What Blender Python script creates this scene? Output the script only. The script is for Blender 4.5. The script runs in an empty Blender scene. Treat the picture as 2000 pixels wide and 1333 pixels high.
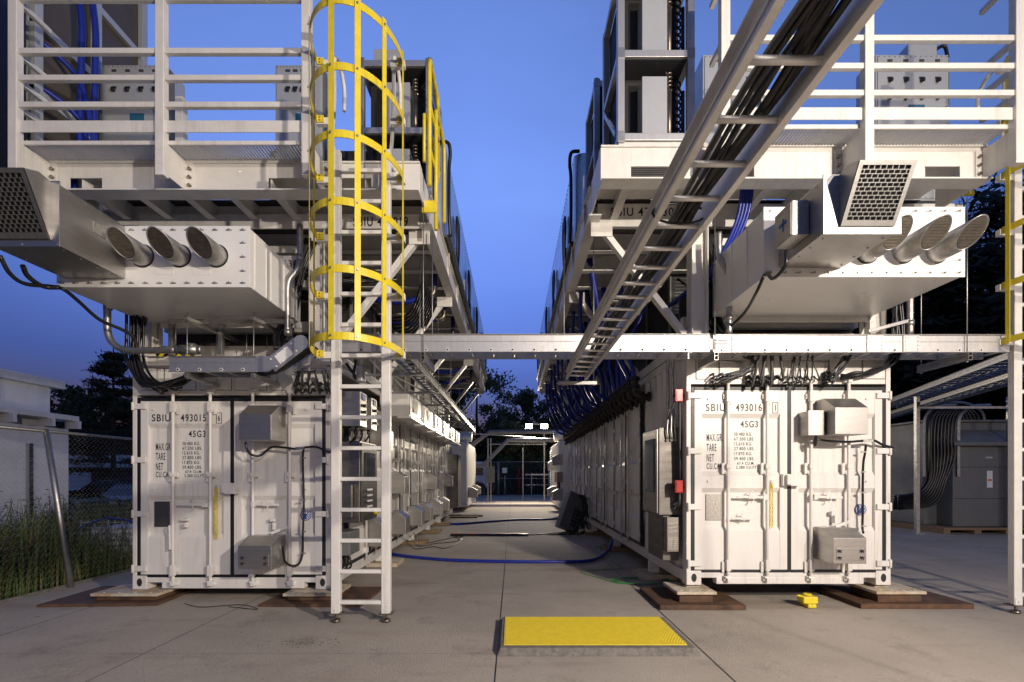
import bpy, bmesh, math, random
from mathutils import Vector, Matrix
R = math.radians
random.seed(7)
S = bpy.context.scene
col = S.collection

# ------------------------------------------------------------------ camera, sky, sun, exposure
cam = bpy.data.cameras.new('camera'); cam_o = bpy.data.objects.new('camera', cam); col.objects.link(cam_o)
cam_o.location = (0, 0, 1.54); cam_o.rotation_euler = (R(90), 0, 0)
cam.sensor_width = 36; cam.lens = 17; cam.shift_x = -0.0005; cam.shift_y = 0.13075
cam.clip_start = 0.05; cam.clip_end = 900
S.camera = cam_o
SUN_AZ, SUN_EL = 154.0, 16.5          # low warm light from behind the camera, to the right
W = bpy.data.worlds.new('World'); S.world = W; W.use_nodes = True
wn = W.node_tree; bg = wn.nodes['Background']
sky = wn.nodes.new('ShaderNodeTexSky'); sky.sky_type = 'NISHITA'; sky.sun_disc = False
sky.sun_elevation = R(0); sky.sun_rotation = R(SUN_AZ)            # the sun has just set: blue dusk
sky.air_density = 1.3; sky.dust_density = 0.4; sky.ozone_density = 4.0
geo_ = wn.nodes.new('ShaderNodeTexCoord'); sep_ = wn.nodes.new('ShaderNodeSeparateXYZ'); wn.links.new(geo_.outputs['Generated'], sep_.inputs[0])
ramp = wn.nodes.new('ShaderNodeValToRGB'); wn.links.new(sep_.outputs['Z'], ramp.inputs[0])
e_ = ramp.color_ramp.elements; e_[0].position = .0; e_[0].color = (.07, .08, .16, 1); e_[1].position = 1.0; e_[1].color = (.30, .19, .12, 1)
for p_, c_ in ((.19, (.115, .125, .23)), (.33, (.285, .237, .305)), (.49, (.60, .41, .40)), (.70, (.62, .40, .37)), (.80, (.34, .22, .19))):
    k_ = e_.new(p_); k_.color = (*c_, 1)
tint = wn.nodes.new('ShaderNodeMix'); tint.data_type = 'RGBA'; tint.blend_type = 'MULTIPLY'; tint.inputs[0].default_value = 1.0
wn.links.new(sky.outputs[0], tint.inputs[6]); wn.links.new(ramp.outputs[0], tint.inputs[7])
gain = wn.nodes.new('ShaderNodeVectorMath'); gain.operation = 'SCALE'; gain.inputs['Scale'].default_value = 5.6
wn.links.new(tint.outputs[2], gain.inputs[0]); side = wn.nodes.new('ShaderNodeMath'); side.operation = 'ABSOLUTE'; wn.links.new(sep_.outputs['X'], side.inputs[0])      # deeper blue away from the pale band
dim = wn.nodes.new('ShaderNodeMapRange'); dim.inputs[1].default_value = .05; dim.inputs[2].default_value = .8; dim.inputs[3].default_value = 1.0; dim.inputs[4].default_value = .66
wn.links.new(side.outputs[0], dim.inputs[0])
cl_ = wn.nodes.new('ShaderNodeTexNoise'); cl_.inputs['Scale'].default_value = 2.2; cl_.inputs['Detail'].default_value = 5
cm_ = wn.nodes.new('ShaderNodeMapping'); cm_.inputs['Scale'].default_value = (1, 1, 3.5); wn.links.new(geo_.outputs['Generated'], cm_.inputs[0]); wn.links.new(cm_.outputs[0], cl_.inputs[0])
cr_ = wn.nodes.new('ShaderNodeMapRange'); cr_.inputs[1].default_value = .3; cr_.inputs[2].default_value = .7; cr_.inputs[3].default_value = .95; cr_.inputs[4].default_value = 1.06
wn.links.new(cl_.outputs[0], cr_.inputs[0])
back_ = wn.nodes.new('ShaderNodeMapRange'); back_.inputs[1].default_value = -.3; back_.inputs[2].default_value = .15; back_.inputs[3].default_value = .38; back_.inputs[4].default_value = 1.0
wn.links.new(sep_.outputs['Y'], back_.inputs[0])       # the afterglow side behind the viewer is nearly dark
mul_ = wn.nodes.new('ShaderNodeMath'); mul_.operation = 'MULTIPLY'; wn.links.new(dim.outputs[0], mul_.inputs[0]); wn.links.new(cr_.outputs[0], mul_.inputs[1])
mu3 = wn.nodes.new('ShaderNodeMath'); mu3.operation = 'MULTIPLY'; wn.links.new(mul_.outputs[0], mu3.inputs[0]); wn.links.new(back_.outputs[0], mu3.inputs[1])
g2_ = wn.nodes.new('ShaderNodeVectorMath'); g2_.operation = 'SCALE'; wn.links.new(gain.outputs[0], g2_.inputs[0]); wn.links.new(mu3.outputs[0], g2_.inputs['Scale'])
wn.links.new(g2_.outputs[0], bg.inputs[0])
bg.inputs[1].default_value = 0.15
sl = bpy.data.lights.new('sun', 'SUN'); sl.energy = 0.03; sl.angle = R(12); sl.color = (1.0, 0.8, 0.62)       # last afterglow
so = bpy.data.objects.new('sun', sl); col.objects.link(so)
_sd = Vector((math.sin(R(SUN_AZ)) * math.cos(R(4)), math.cos(R(SUN_AZ)) * math.cos(R(4)), math.sin(R(4))))
so.rotation_euler = _sd.to_track_quat('Z', 'Y').to_euler(); so.location = (6, -12, 12)
S.view_settings.view_transform = 'Standard'; S.view_settings.look = 'None'
S.view_settings.exposure = 2.74; S.view_settings.gamma = 1.0           # a long dusk exposure

# ------------------------------------------------------------------ materials
def srgb(r, g, b):
    f = lambda c: (c / 255 / 12.92) if c <= 10 else ((c / 255 + .055) / 1.055) ** 2.4
    return (f(r), f(g), f(b))
MATS = {}
def mat(name, c, rough=.5, metal=0., var=.0, scale=6., c2=None, bump=0., bscale=60., stretch=(1, 1, 1), emit=None, alpha=None, spec=None, wear=None):
    m = bpy.data.materials.new(name); m.use_nodes = True; nt = m.node_tree; N = nt.nodes; L = nt.links
    b = N['Principled BSDF']; b.inputs['Roughness'].default_value = rough; b.inputs['Metallic'].default_value = metal
    b.inputs['Base Color'].default_value = (*c, 1)
    if spec is not None: b.inputs['Specular IOR Level'].default_value = spec
    tc = N.new('ShaderNodeTexCoord'); mp = N.new('ShaderNodeMapping'); mp.inputs['Scale'].default_value = stretch
    geo = N.new('ShaderNodeNewGeometry'); L.new(geo.outputs['Position'], mp.inputs[0])
    if var or c2:
        n = N.new('ShaderNodeTexNoise'); n.inputs['Scale'].default_value = scale; n.inputs['Detail'].default_value = 6; n.inputs['Roughness'].default_value = .65
        L.new(mp.outputs[0], n.inputs[0])
        mx = N.new('ShaderNodeMix'); mx.data_type = 'RGBA'
        cc = c2 or tuple(x * (1 - var) for x in c)
        mx.inputs[6].default_value = (*c, 1); mx.inputs[7].default_value = (*cc, 1)
        rp = N.new('ShaderNodeMapRange'); rp.inputs[1].default_value = .35; rp.inputs[2].default_value = .7
        L.new(n.outputs[0], rp.inputs[0]); L.new(rp.outputs[0], mx.inputs[0])
        out = mx.outputs[2]
        if wear:
            n3 = N.new('ShaderNodeTexNoise'); n3.inputs['Scale'].default_value = wear[1]; n3.inputs['Detail'].default_value = 8; n3.inputs['Roughness'].default_value = .75
            L.new(geo.outputs['Position'], n3.inputs[0])
            r3 = N.new('ShaderNodeMapRange'); r3.inputs[1].default_value = wear[2]; r3.inputs[2].default_value = wear[2] + .06
            L.new(n3.outputs[0], r3.inputs[0])
            m3 = N.new('ShaderNodeMix'); m3.data_type = 'RGBA'; L.new(r3.outputs[0], m3.inputs[0]); L.new(out, m3.inputs[6]); m3.inputs[7].default_value = (*wear[0], 1)
            out = m3.outputs[2]
        L.new(out, b.inputs['Base Color'])
        r2 = N.new('ShaderNodeMapRange'); r2.inputs[3].default_value = max(.05, rough - .1); r2.inputs[4].default_value = min(1, rough + .12)
        L.new(n.outputs[0], r2.inputs[0]); L.new(r2.outputs[0], b.inputs['Roughness'])
    if bump:
        n2 = N.new('ShaderNodeTexNoise'); n2.inputs['Scale'].default_value = bscale; n2.inputs['Detail'].default_value = 4
        L.new(mp.outputs[0], n2.inputs[0])
        bp = N.new('ShaderNodeBump'); bp.inputs['Strength'].default_value = bump; bp.inputs['Distance'].default_value = .01
        L.new(n2.outputs[0], bp.inputs['Height']); L.new(bp.outputs[0], b.inputs['Normal'])
    if emit:
        b.inputs['Emission Color'].default_value = (*emit[0], 1); b.inputs['Emission Strength'].default_value = emit[1]
    MATS[name] = m; return m
WHITE = mat('white_paint', (.73, .705, .665), .38, var=.10, scale=2.2, bump=.12, bscale=9, stretch=(1, 1, .35), wear=((.42, .30, .2), 5.5, .71))
WHITE2 = mat('white_steelwork', (.75, .73, .69), .42, var=.12, scale=5, bump=.1, bscale=14, wear=((.3, .22, .15), 9, .74))
DUCTW = mat('white_duct_paint', (.77, .76, .74), .3, var=.04, scale=3, bump=.06, bscale=6)
STEEL = mat('stainless_steel', (.50, .48, .455), .38, .95, var=.22, scale=3, bump=.08, bscale=30, stretch=(1, 1, 6))
STEELD = mat('dark_stainless_steel', (.30, .285, .265), .36, .95, var=.3, scale=3, bump=.06, bscale=30, stretch=(1, 1, 6))
GALV = mat('galvanised_steel', (.50, .49, .47), .42, .9, var=.35, scale=14, bump=.1, bscale=50)
ALU = mat('aluminium', (.60, .59, .58), .46, .85, var=.2, scale=7, bump=.06, bscale=25, stretch=(3, 3, 1))
YEL = mat('yellow_paint', (.78, .62, .03), .4, var=.18, scale=9, bump=.1, bscale=40)
YELM = mat('yellow_tactile_plate', (.74, .57, .02), .5, var=.12, scale=14, c2=(.64, .48, .025), bump=.1, bscale=60)
BLACK = mat('black_rubber', (.012, .012, .014), .45, var=.2, scale=20)
CABLE = mat('black_cable_sheath', (.010, .010, .012), .35)
DARK = mat('dark_interior', (.02, .02, .022), .7, var=.3, scale=5)
DARKG = mat('dark_grey_metal', (.07, .068, .066), .5, .3, var=.3, scale=5)
BLUE = mat('blue_hose', (.012, .028, .30), .35, var=.3, scale=10)
GREENC = mat('green_cable', (.04, .30, .07), .5)
RED = mat('red_paint', (.50, .02, .015), .35, var=.15)
RUST = mat('rusty_plate', (.060, .034, .022), .75, c2=(.15, .075, .035), scale=7, bump=.35, bscale=40)
RUSTY = mat('rust_streaked_pad', (.58, .54, .45), .7, c2=(.40, .26, .12), scale=6, bump=.2, bscale=40)
BRASS = mat('brownish_cast_metal', (.30, .26, .21), .38, .9, var=.4, scale=20)
VALVE = mat('dark_cast_valve', (.06, .05, .043), .5, .6, var=.5, scale=22)
INK = mat('black_lettering', (.012, .012, .014), .5)
INKB = mat('blue_lettering', (.01, .05, .25), .5)
PLATE = mat('etched_data_plate', (.42, .40, .36), .45, .5, var=.45, scale=45)
PLATED = mat('dark_data_plate', (.12, .12, .125), .4, .5, var=.45, scale=45)
GREY = mat('grey_enclosure_paint', (.15, .155, .15), .5, var=.15, scale=3, bump=.08, bscale=12)
SKYPAN = mat('smooth_zinc_sheet', (.62, .66, .72), .28, .9, var=.12, scale=3)
CORR = mat('dark_corrugated_sheet', (.10, .095, .09), .5, .5, var=.3, scale=4)
WOOD = mat('pallet_wood', (.30, .20, .11), .8, var=.4, scale=8, stretch=(1, 1, 8), bump=.2)
BARK = mat('bark', (.05, .04, .03), .9, var=.4, scale=8)
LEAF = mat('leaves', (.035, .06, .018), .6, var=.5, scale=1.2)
LEAFD = mat('pine_needles', (.018, .032, .016), .7, var=.5, scale=1.5)
WEED = mat('weed_leaves', (.085, .12, .025), .6, c2=(.035, .07, .016), scale=3)
WEEDY = mat('dry_weed_stalks', (.16, .14, .05), .7, var=.4, scale=5)
SIDING = mat('white_block_wall', (.80, .80, .79), .7, var=.15, scale=1.5, bump=.1, bscale=8)
ROOFM = mat('roof_trim', (.72, .72, .70), .6, var=.1)
CARP = mat('black_car_paint', (.01, .01, .012), .15, .3)
GLASS = mat('dark_glass', (.02, .025, .03), .08)
SCREEN = mat('display_glass', (.10, .12, .14), .1)
ASPH = mat('asphalt', (.05, .05, .052), .85, var=.3, scale=2, bump=.2, bscale=80)
EARTH = mat('earth', (.06, .05, .03), .95, var=.4, scale=3)
ORANGE = mat('orange_plastic', (.65, .12, .01), .5)
CHAINM = mat('weathered_fence_wire', (.42, .39, .35), .6, .2)
PAPER = mat('paper_label', (.75, .75, .74), .6)
LAMPM = mat('lit_flood_lens', (1, .9, .7), .3, emit=((1, .85, .6), 12))

def add_streaks(m, col_, amount):
    nt = m.node_tree; N = nt.nodes; L = nt.links; b = N['Principled BSDF']; src = b.inputs['Base Color'].links[0].from_socket
    g = N.new('ShaderNodeNewGeometry'); mp = N.new('ShaderNodeMapping'); mp.inputs['Scale'].default_value = (16, 16, .9); L.new(g.outputs['Position'], mp.inputs[0])
    n = N.new('ShaderNodeTexNoise'); n.inputs['Scale'].default_value = 1.0; n.inputs['Detail'].default_value = 7; n.inputs['Roughness'].default_value = .7; L.new(mp.outputs[0], n.inputs[0])
    n2 = N.new('ShaderNodeTexNoise'); n2.inputs['Scale'].default_value = 1.3; n2.inputs['Detail'].default_value = 4; L.new(g.outputs['Position'], n2.inputs[0])
    r = N.new('ShaderNodeMapRange'); r.inputs[1].default_value = .5; r.inputs[2].default_value = .75; r.inputs[4].default_value = amount; L.new(n.outputs[0], r.inputs[0])
    r2 = N.new('ShaderNodeMapRange'); r2.inputs[1].default_value = .42; r2.inputs[2].default_value = .62; L.new(n2.outputs[0], r2.inputs[0])
    mu = N.new('ShaderNodeMath'); mu.operation = 'MULTIPLY'; L.new(r.outputs[0], mu.inputs[0]); L.new(r2.outputs[0], mu.inputs[1])
    x = N.new('ShaderNodeMix'); x.data_type = 'RGBA'; L.new(mu.outputs[0], x.inputs[0]); L.new(src, x.inputs[6]); x.inputs[7].default_value = (*col_, 1); L.new(x.outputs[2], b.inputs['Base Color'])
add_streaks(WHITE, (.36, .31, .25), .75); add_streaks(WHITE2, (.42, .36, .29), .6); add_streaks(YEL, (.30, .20, .04), .6); add_streaks(SIDING, (.3, .3, .3), .5); add_streaks(GREY, (.08, .08, .075), .6)
ALU2 = mat('pale_aluminium', (.80, .78, .75), .5, .7, var=.2, scale=7, bump=.06, bscale=25)
STEELB = mat('brushed_cabinet_steel', (.20, .185, .17), .52, .9, var=.3, scale=3, bump=.06, bscale=30, stretch=(1, 1, 6))
def concrete():
    m = bpy.data.materials.new('broomed_concrete'); m.use_nodes = True; nt = m.node_tree; N = nt.nodes; L = nt.links
    b = N['Principled BSDF']; b.inputs['Roughness'].default_value = .82
    g = N.new('ShaderNodeNewGeometry')
    def noise(sc, det=6, st=(1, 1, 1), ro=.6):
        mp = N.new('ShaderNodeMapping'); mp.inputs['Scale'].default_value = st; L.new(g.outputs['Position'], mp.inputs[0])
        n = N.new('ShaderNodeTexNoise'); n.inputs['Scale'].default_value = sc; n.inputs['Detail'].default_value = det; n.inputs['Roughness'].default_value = ro
        L.new(mp.outputs[0], n.inputs[0]); return n.outputs[0]
    def rng(x, a, b_, c=0., d=1.):
        r = N.new('ShaderNodeMapRange'); r.inputs[1].default_value = a; r.inputs[2].default_value = b_; r.inputs[3].default_value = c; r.inputs[4].default_value = d
        L.new(x, r.inputs[0]); return r.outputs[0]
    def mix(f, a, bcol):
        x = N.new('ShaderNodeMix'); x.data_type = 'RGBA'; L.new(f, x.inputs[0])
        if isinstance(a, tuple): x.inputs[6].default_value = (*a, 1)
        else: L.new(a, x.inputs[6])
        x.inputs[7].default_value = (*bcol, 1); return x.outputs[2]
    c = mix(rng(noise(.7, 8), .3, .7), (.50, .44, .37), (.36, .315, .265))
    c = mix(rng(noise(1.6, 10, ro=.75), .54, .70, 0, .8), c, (.25, .215, .18))
    c = mix(rng(noise(55, 3, (6, .6, 1)), .45, .7, 0, .38), c, (.22, .18, .14))
    c = mix(rng(noise(110, 2), .63, .74, 0, .6), c, (.12, .10, .08))
    c = mix(rng(noise(.45, 4, (.5, 2.2, 1)), .57, .70, 0, .5), c, (.19, .13, .085))
    c = mix(rng(noise(2.6, 3, (1, 1, 1)), .71, .76, 0, .7), c, (.10, .085, .07))
    L.new(c, b.inputs['Base Color'])
    bp = N.new('ShaderNodeBump'); bp.inputs['Strength'].default_value = .9; bp.inputs['Distance'].default_value = .006
    L.new(noise(60, 4, (6, .35, 1)), bp.inputs['Height'])
    b2 = N.new('ShaderNodeBump'); b2.inputs['Strength'].default_value = .3; b2.inputs['Distance'].default_value = .01
    L.new(noise(30, 8), b2.inputs['Height']); L.new(bp.outputs[0], b2.inputs['Normal']); L.new(b2.outputs[0], b.inputs['Normal'])
    return m
CONC = concrete()
PADC = mat('rough_concrete_pad', (.20, .185, .165), .9, c2=(.10, .09, .08), scale=22, bump=.6, bscale=50)

# ------------------------------------------------------------------ helpers
ORG = {}
F = 944.0
def P(px, py, d):                       # the point at distance d seen at pixel (px, py) of the 2000 x 1333 photograph
    return Vector(((px - 1001) * d / F, d, 1.54 + (928 - py) * d / F))
def spl(pts, k=6):
    pts = [Vector(p) for p in pts]
    if len(pts) < 3: return pts
    q = [pts[0] * 2 - pts[1]] + pts + [pts[-1] * 2 - pts[-2]]; out = []
    for i in range(1, len(q) - 2):
        a, b, c, d = q[i - 1:i + 3]
        for j in range(k):
            t = j / k
            out.append(.5 * ((2 * b) + (c - a) * t + (2 * a - 5 * b + 4 * c - d) * t * t + (3 * b - a - 3 * c + d) * t ** 3))
    out.append(pts[-1]); return out
class MB:
    def __init__(s): s.v = []; s.f = []; s.mi = []; s.sm = []; s.cur = 0
    def add(s, vs, fs, smooth=False):
        b = len(s.v); s.v += [tuple(v) for v in vs]
        for f in fs: s.f.append([b + i for i in f]); s.mi.append(s.cur); s.sm.append(smooth)
        return s
    def m(s, i): s.cur = i; return s
    def box(s, x0, x1, y0, y1, z0, z1):
        return s.add([(x0, y0, z0), (x1, y0, z0), (x1, y1, z0), (x0, y1, z0), (x0, y0, z1), (x1, y0, z1), (x1, y1, z1), (x0, y1, z1)],
                     [(0, 3, 2, 1), (4, 5, 6, 7), (0, 1, 5, 4), (1, 2, 6, 5), (2, 3, 7, 6), (3, 0, 4, 7)])
    def cb(s, c, sx, sy, sz): return s.box(c[0] - sx / 2, c[0] + sx / 2, c[1] - sy / 2, c[1] + sy / 2, c[2] - sz / 2, c[2] + sz / 2)
    def bar(s, p, q, w, h, up=(0, 0, 1)):
        p = Vector(p); q = Vector(q); d = (q - p).normalized(); u = Vector(up)
        if abs(d.dot(u)) > .98: u = Vector((0, 1, 0))
        a = d.cross(u).normalized(); u = a.cross(d).normalized(); a *= w / 2; u *= h / 2
        return s.add([p - a - u, p + a - u, p + a + u, p - a + u, q - a - u, q + a - u, q + a + u, q - a + u],
                     [(0, 3, 2, 1), (4, 5, 6, 7), (0, 1, 5, 4), (1, 2, 6, 5), (2, 3, 7, 6), (3, 0, 4, 7)])
    def tube(s, pts, r, n=8, cap=True):
        pts = [Vector(p) for p in pts]; b = len(s.v); N = len(pts)
        t0 = (pts[1] - pts[0]).normalized(); u = Vector((0, 0, 1)) if abs(t0.z) < .9 else Vector((1, 0, 0)); a = t0.cross(u).normalized()
        vs = []
        for i, p in enumerate(pts):
            t = (pts[min(i + 1, N - 1)] - pts[max(i - 1, 0)])
            t = t.normalized() if t.length > 1e-9 else t0
            a = a - t * a.dot(t)
            a = a.normalized() if a.length > 1e-6 else t.orthogonal().normalized()
            c = t.cross(a); rr = r[i] if isinstance(r, (list, tuple)) else r
            for k in range(n):
                th = 2 * math.pi * k / n; vs.append(p + (a * math.cos(th) + c * math.sin(th)) * rr)
        fs = [(i * n + k, i * n + (k + 1) % n, (i + 1) * n + (k + 1) % n, (i + 1) * n + k) for i in range(N - 1) for k in range(n)]
        s.add(vs, fs, n > 4)
        if cap:
            b2 = b
            s.f.append([b2 + k for k in range(n)][::-1]); s.mi.append(s.cur); s.sm.append(False)
            s.f.append([b2 + (N - 1) * n + k for k in range(n)]); s.mi.append(s.cur); s.sm.append(False)
        return s
    def prism(s, poly, vec):
        n = len(poly); vec = Vector(vec); vs = [Vector(p) for p in poly]; vs += [p + vec for p in vs]
        return s.add(vs, [tuple(range(n))[::-1], tuple(range(n, 2 * n))] + [(i, (i + 1) % n, n + (i + 1) % n, n + i) for i in range(n)])
    def cyl(s, p, q, r, n=12): return s.tube([p, q], r, n)
    def quad(s, a, b, c, d): return s.add([a, b, c, d], [(0, 1, 2, 3)])
    def each(s, name, mt, parent=None, bevel=0):          # every separate piece becomes an object of its own
        par = list(range(len(s.v)))
        def fd(a):
            while par[a] != a: par[a] = par[par[a]]; a = par[a]
            return a
        for f in s.f:
            for b in f[1:]: par[fd(b)] = fd(f[0])
        g = {}
        for i, f in enumerate(s.f): g.setdefault(fd(f[0]), []).append(i)
        for ids in g.values():
            m = MB(); mp = {}
            for i in ids:
                for v in s.f[i]:
                    if v not in mp: mp[v] = len(m.v); m.v.append(s.v[v])
                m.f.append([mp[v] for v in s.f[i]]); m.mi.append(s.mi[i]); m.sm.append(s.sm[i])
            m.build(name, mt, parent, bevel)
    def build(s, name, mt, parent=None, bevel=0, label=None):
        me = bpy.data.meshes.new(name)
        if parent is not None: o0 = Vector(ORG[parent.name])
        else:
            xs = [v[0] for v in s.v]; ys = [v[1] for v in s.v]; zs = [v[2] for v in s.v]
            o0 = Vector(((min(xs) + max(xs)) / 2, (min(ys) + max(ys)) / 2, min(zs)))
        me.from_pydata([(v[0] - o0.x, v[1] - o0.y, v[2] - o0.z) for v in s.v], [], s.f)
        me.polygons.foreach_set('material_index', s.mi); me.polygons.foreach_set('use_smooth', s.sm)
        for m_ in (mt if isinstance(mt, (list, tuple)) else [mt]): me.materials.append(m_)
        if len(s.f) < 60000:
            bm = bmesh.new(); bm.from_mesh(me); bmesh.ops.recalc_face_normals(bm, faces=bm.faces); bm.to_mesh(me); bm.free()
        o = bpy.data.objects.new(name, me); col.objects.link(o)
        if parent is not None: o.parent = parent
        else: o.location = o0
        ORG[o.name] = tuple(o0)
        if bevel:
            b = o.modifiers.new('bevel', 'BEVEL'); b.width = bevel; b.segments = 2; b.limit_method = 'ANGLE'; b.angle_limit = R(40)
        if label: o['label'] = label
        return o
def tag(o, label, cat, group=None, kind=None):
    if label: o['label'] = label
    if cat: o['category'] = cat
    if group: o['group'] = group
    if kind: o['kind'] = kind
    return o
def thing(name, label, cat, loc=(0, 0, 0), group=None):
    o = bpy.data.objects.new(name, None); o.empty_display_size = .2; col.objects.link(o); o.location = loc
    ORG[o.name] = tuple(loc); return tag(o, label, cat, group)
def struct(o): o['kind'] = 'structure'; return o
KIDS = {}
def copy_tree(o, parent=None):
    c = o.copy(); col.objects.link(c); c.parent = parent
    if parent is not None: c.matrix_parent_inverse.identity()
    for ch in [x for x in S.objects if x.parent == o]: copy_tree(ch, c)
    return c
def place(proto, first, loc, rz, label):
    o = proto if first else copy_tree(proto)
    o.location = loc; o.rotation_euler = (0, 0, rz); o['label'] = label; return o
ORD = ['first', 'second', 'third', 'fourth', 'fifth', 'sixth', 'seventh', 'eighth', 'ninth', 'tenth', 'eleventh', 'twelfth']
def lettering(s, x0, x1, z0, z1, y, parent, m=INK, name='lettering', flip=None):
    cu = bpy.data.curves.new('t', 'FONT'); cu.body = s; cu.extrude = 0; cu.offset = .014; cu.space_character = 1.18
    ob = bpy.data.objects.new('t', cu); me = bpy.data.meshes.new_from_object(ob); bpy.data.objects.remove(ob)
    vs = [v.co for v in me.vertices]
    ax, bx = min(v.x for v in vs), max(v.x for v in vs); ay, by = min(v.y for v in vs), max(v.y for v in vs)
    o0 = Vector(ORG[parent.name])
    for v in me.vertices:
        fx = (v.co.x - ax) / (bx - ax); fz = (v.co.y - ay) / (by - ay)
        if flip is None: w = Vector((x0 + fx * (x1 - x0), y, z0 + fz * (z1 - z0)))
        else: w = Vector((flip, x0 + fx * (x1 - x0), z0 + fz * (z1 - z0)))      # on a wall facing along x; x0, x1 are y values
        v.co = w - o0
    me.materials.clear(); me.materials.append(m)
    o = bpy.data.objects.new(name, me); col.objects.link(o); o.parent = parent; ORG[o.name] = tuple(o0); return o
def bolts(mb, pts, r=.008, d=(0, -1, 0), h=.008):
    d = Vector(d)
    for p in pts: mb.cyl(Vector(p) - d * .002, Vector(p) + d * h, r, 6)
def disc(mb, c, r, d, n=20, rz=None):
    d = Vector(d).normalized(); a = d.orthogonal().normalized(); b = d.cross(a)
    mb.add([Vector(c) + (a * math.cos(2 * math.pi * i / n) + b * math.sin(2 * math.pi * i / n)) * r for i in range(n)], [tuple(range(n))])

# ------------------------------------------------------------------ ground
g = MB()
g.add([(-6.12, -6, 0), (26, -6, 0), (26, 36.6, 0), (-6.12, 36.6, 0), (-6.12, -6, -.18), (26, -6, -.18), (26, 36.6, -.18), (-6.12, 36.6, -.18)],
      [(0, 1, 2, 3), (4, 7, 6, 5), (0, 4, 5, 1), (1, 5, 6, 2), (2, 6, 7, 3), (3, 7, 4, 0)])
struct(g.build('concrete_slab', CONC))
j = MB()
def joint_y(x, y0, y1, w=.008):
    n = 40; pts = [(x + random.uniform(-.003, .003), y0 + (y1 - y0) * i / n) for i in range(n + 1)]
    vs = [(a - w / 2, b, .004) for a, b in pts] + [(a + w / 2, b, .004) for a, b in pts]
    j.add(vs, [(i, i + 1, n + 2 + i, n + 1 + i) for i in range(n)])
def joint_x(y, x0, x1, w=.008):
    j.quad((x0, y - w / 2, .0045), (x1, y - w / 2, .0045), (x1, y + w / 2, .0045), (x0, y + w / 2, .0045))
for x in (-4.9, -3.17, -.13, 1.66, 6.5, 9.5): joint_y(x, -2 if x != 1.66 else 1, 36)
for y in (10.4, 16.6, 22.5, 28.5): joint_x(y, -2.2, 2.0)
joint_x(4.16, -6.1, -.13, .003); joint_x(8.3, 4.6, 20)
def crack(x, y, a, n, st=.12):
    pts = [(x, y)]
    for i in range(n): a += random.uniform(-.35, .35); x += st * math.cos(a); y += st * math.sin(a); pts.append((x, y))
    for (x0, y0), (x1, y1) in zip(pts[:-1], pts[1:]):
        w = .0022; dx, dy = -(y1 - y0), x1 - x0; l = math.hypot(dx, dy); dx *= w / l; dy *= w / l
        j.quad((x0 - dx, y0 - dy, .0035), (x0 + dx, y0 + dy, .0035), (x1 + dx, y1 + dy, .0035), (x1 - dx, y1 - dy, .0035))
crack(-.12, 6.9, 2.6, 6, .09)
struct(j.build('slab_joints', DARK))
struct(MB().add([(-400, -60, -.30), (400, -60, -.30), (400, 500, -.30), (-400, 500, -.30)], [(0, 1, 2, 3)]).build('ground', EARTH))
struct(MB().add([(-60, 13, -.26), (-9.5, 13, -.26), (-9.5, 34, -.26), (-60, 34, -.26)], [(0, 1, 2, 3)]).build('parking_lot', ASPH))

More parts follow.
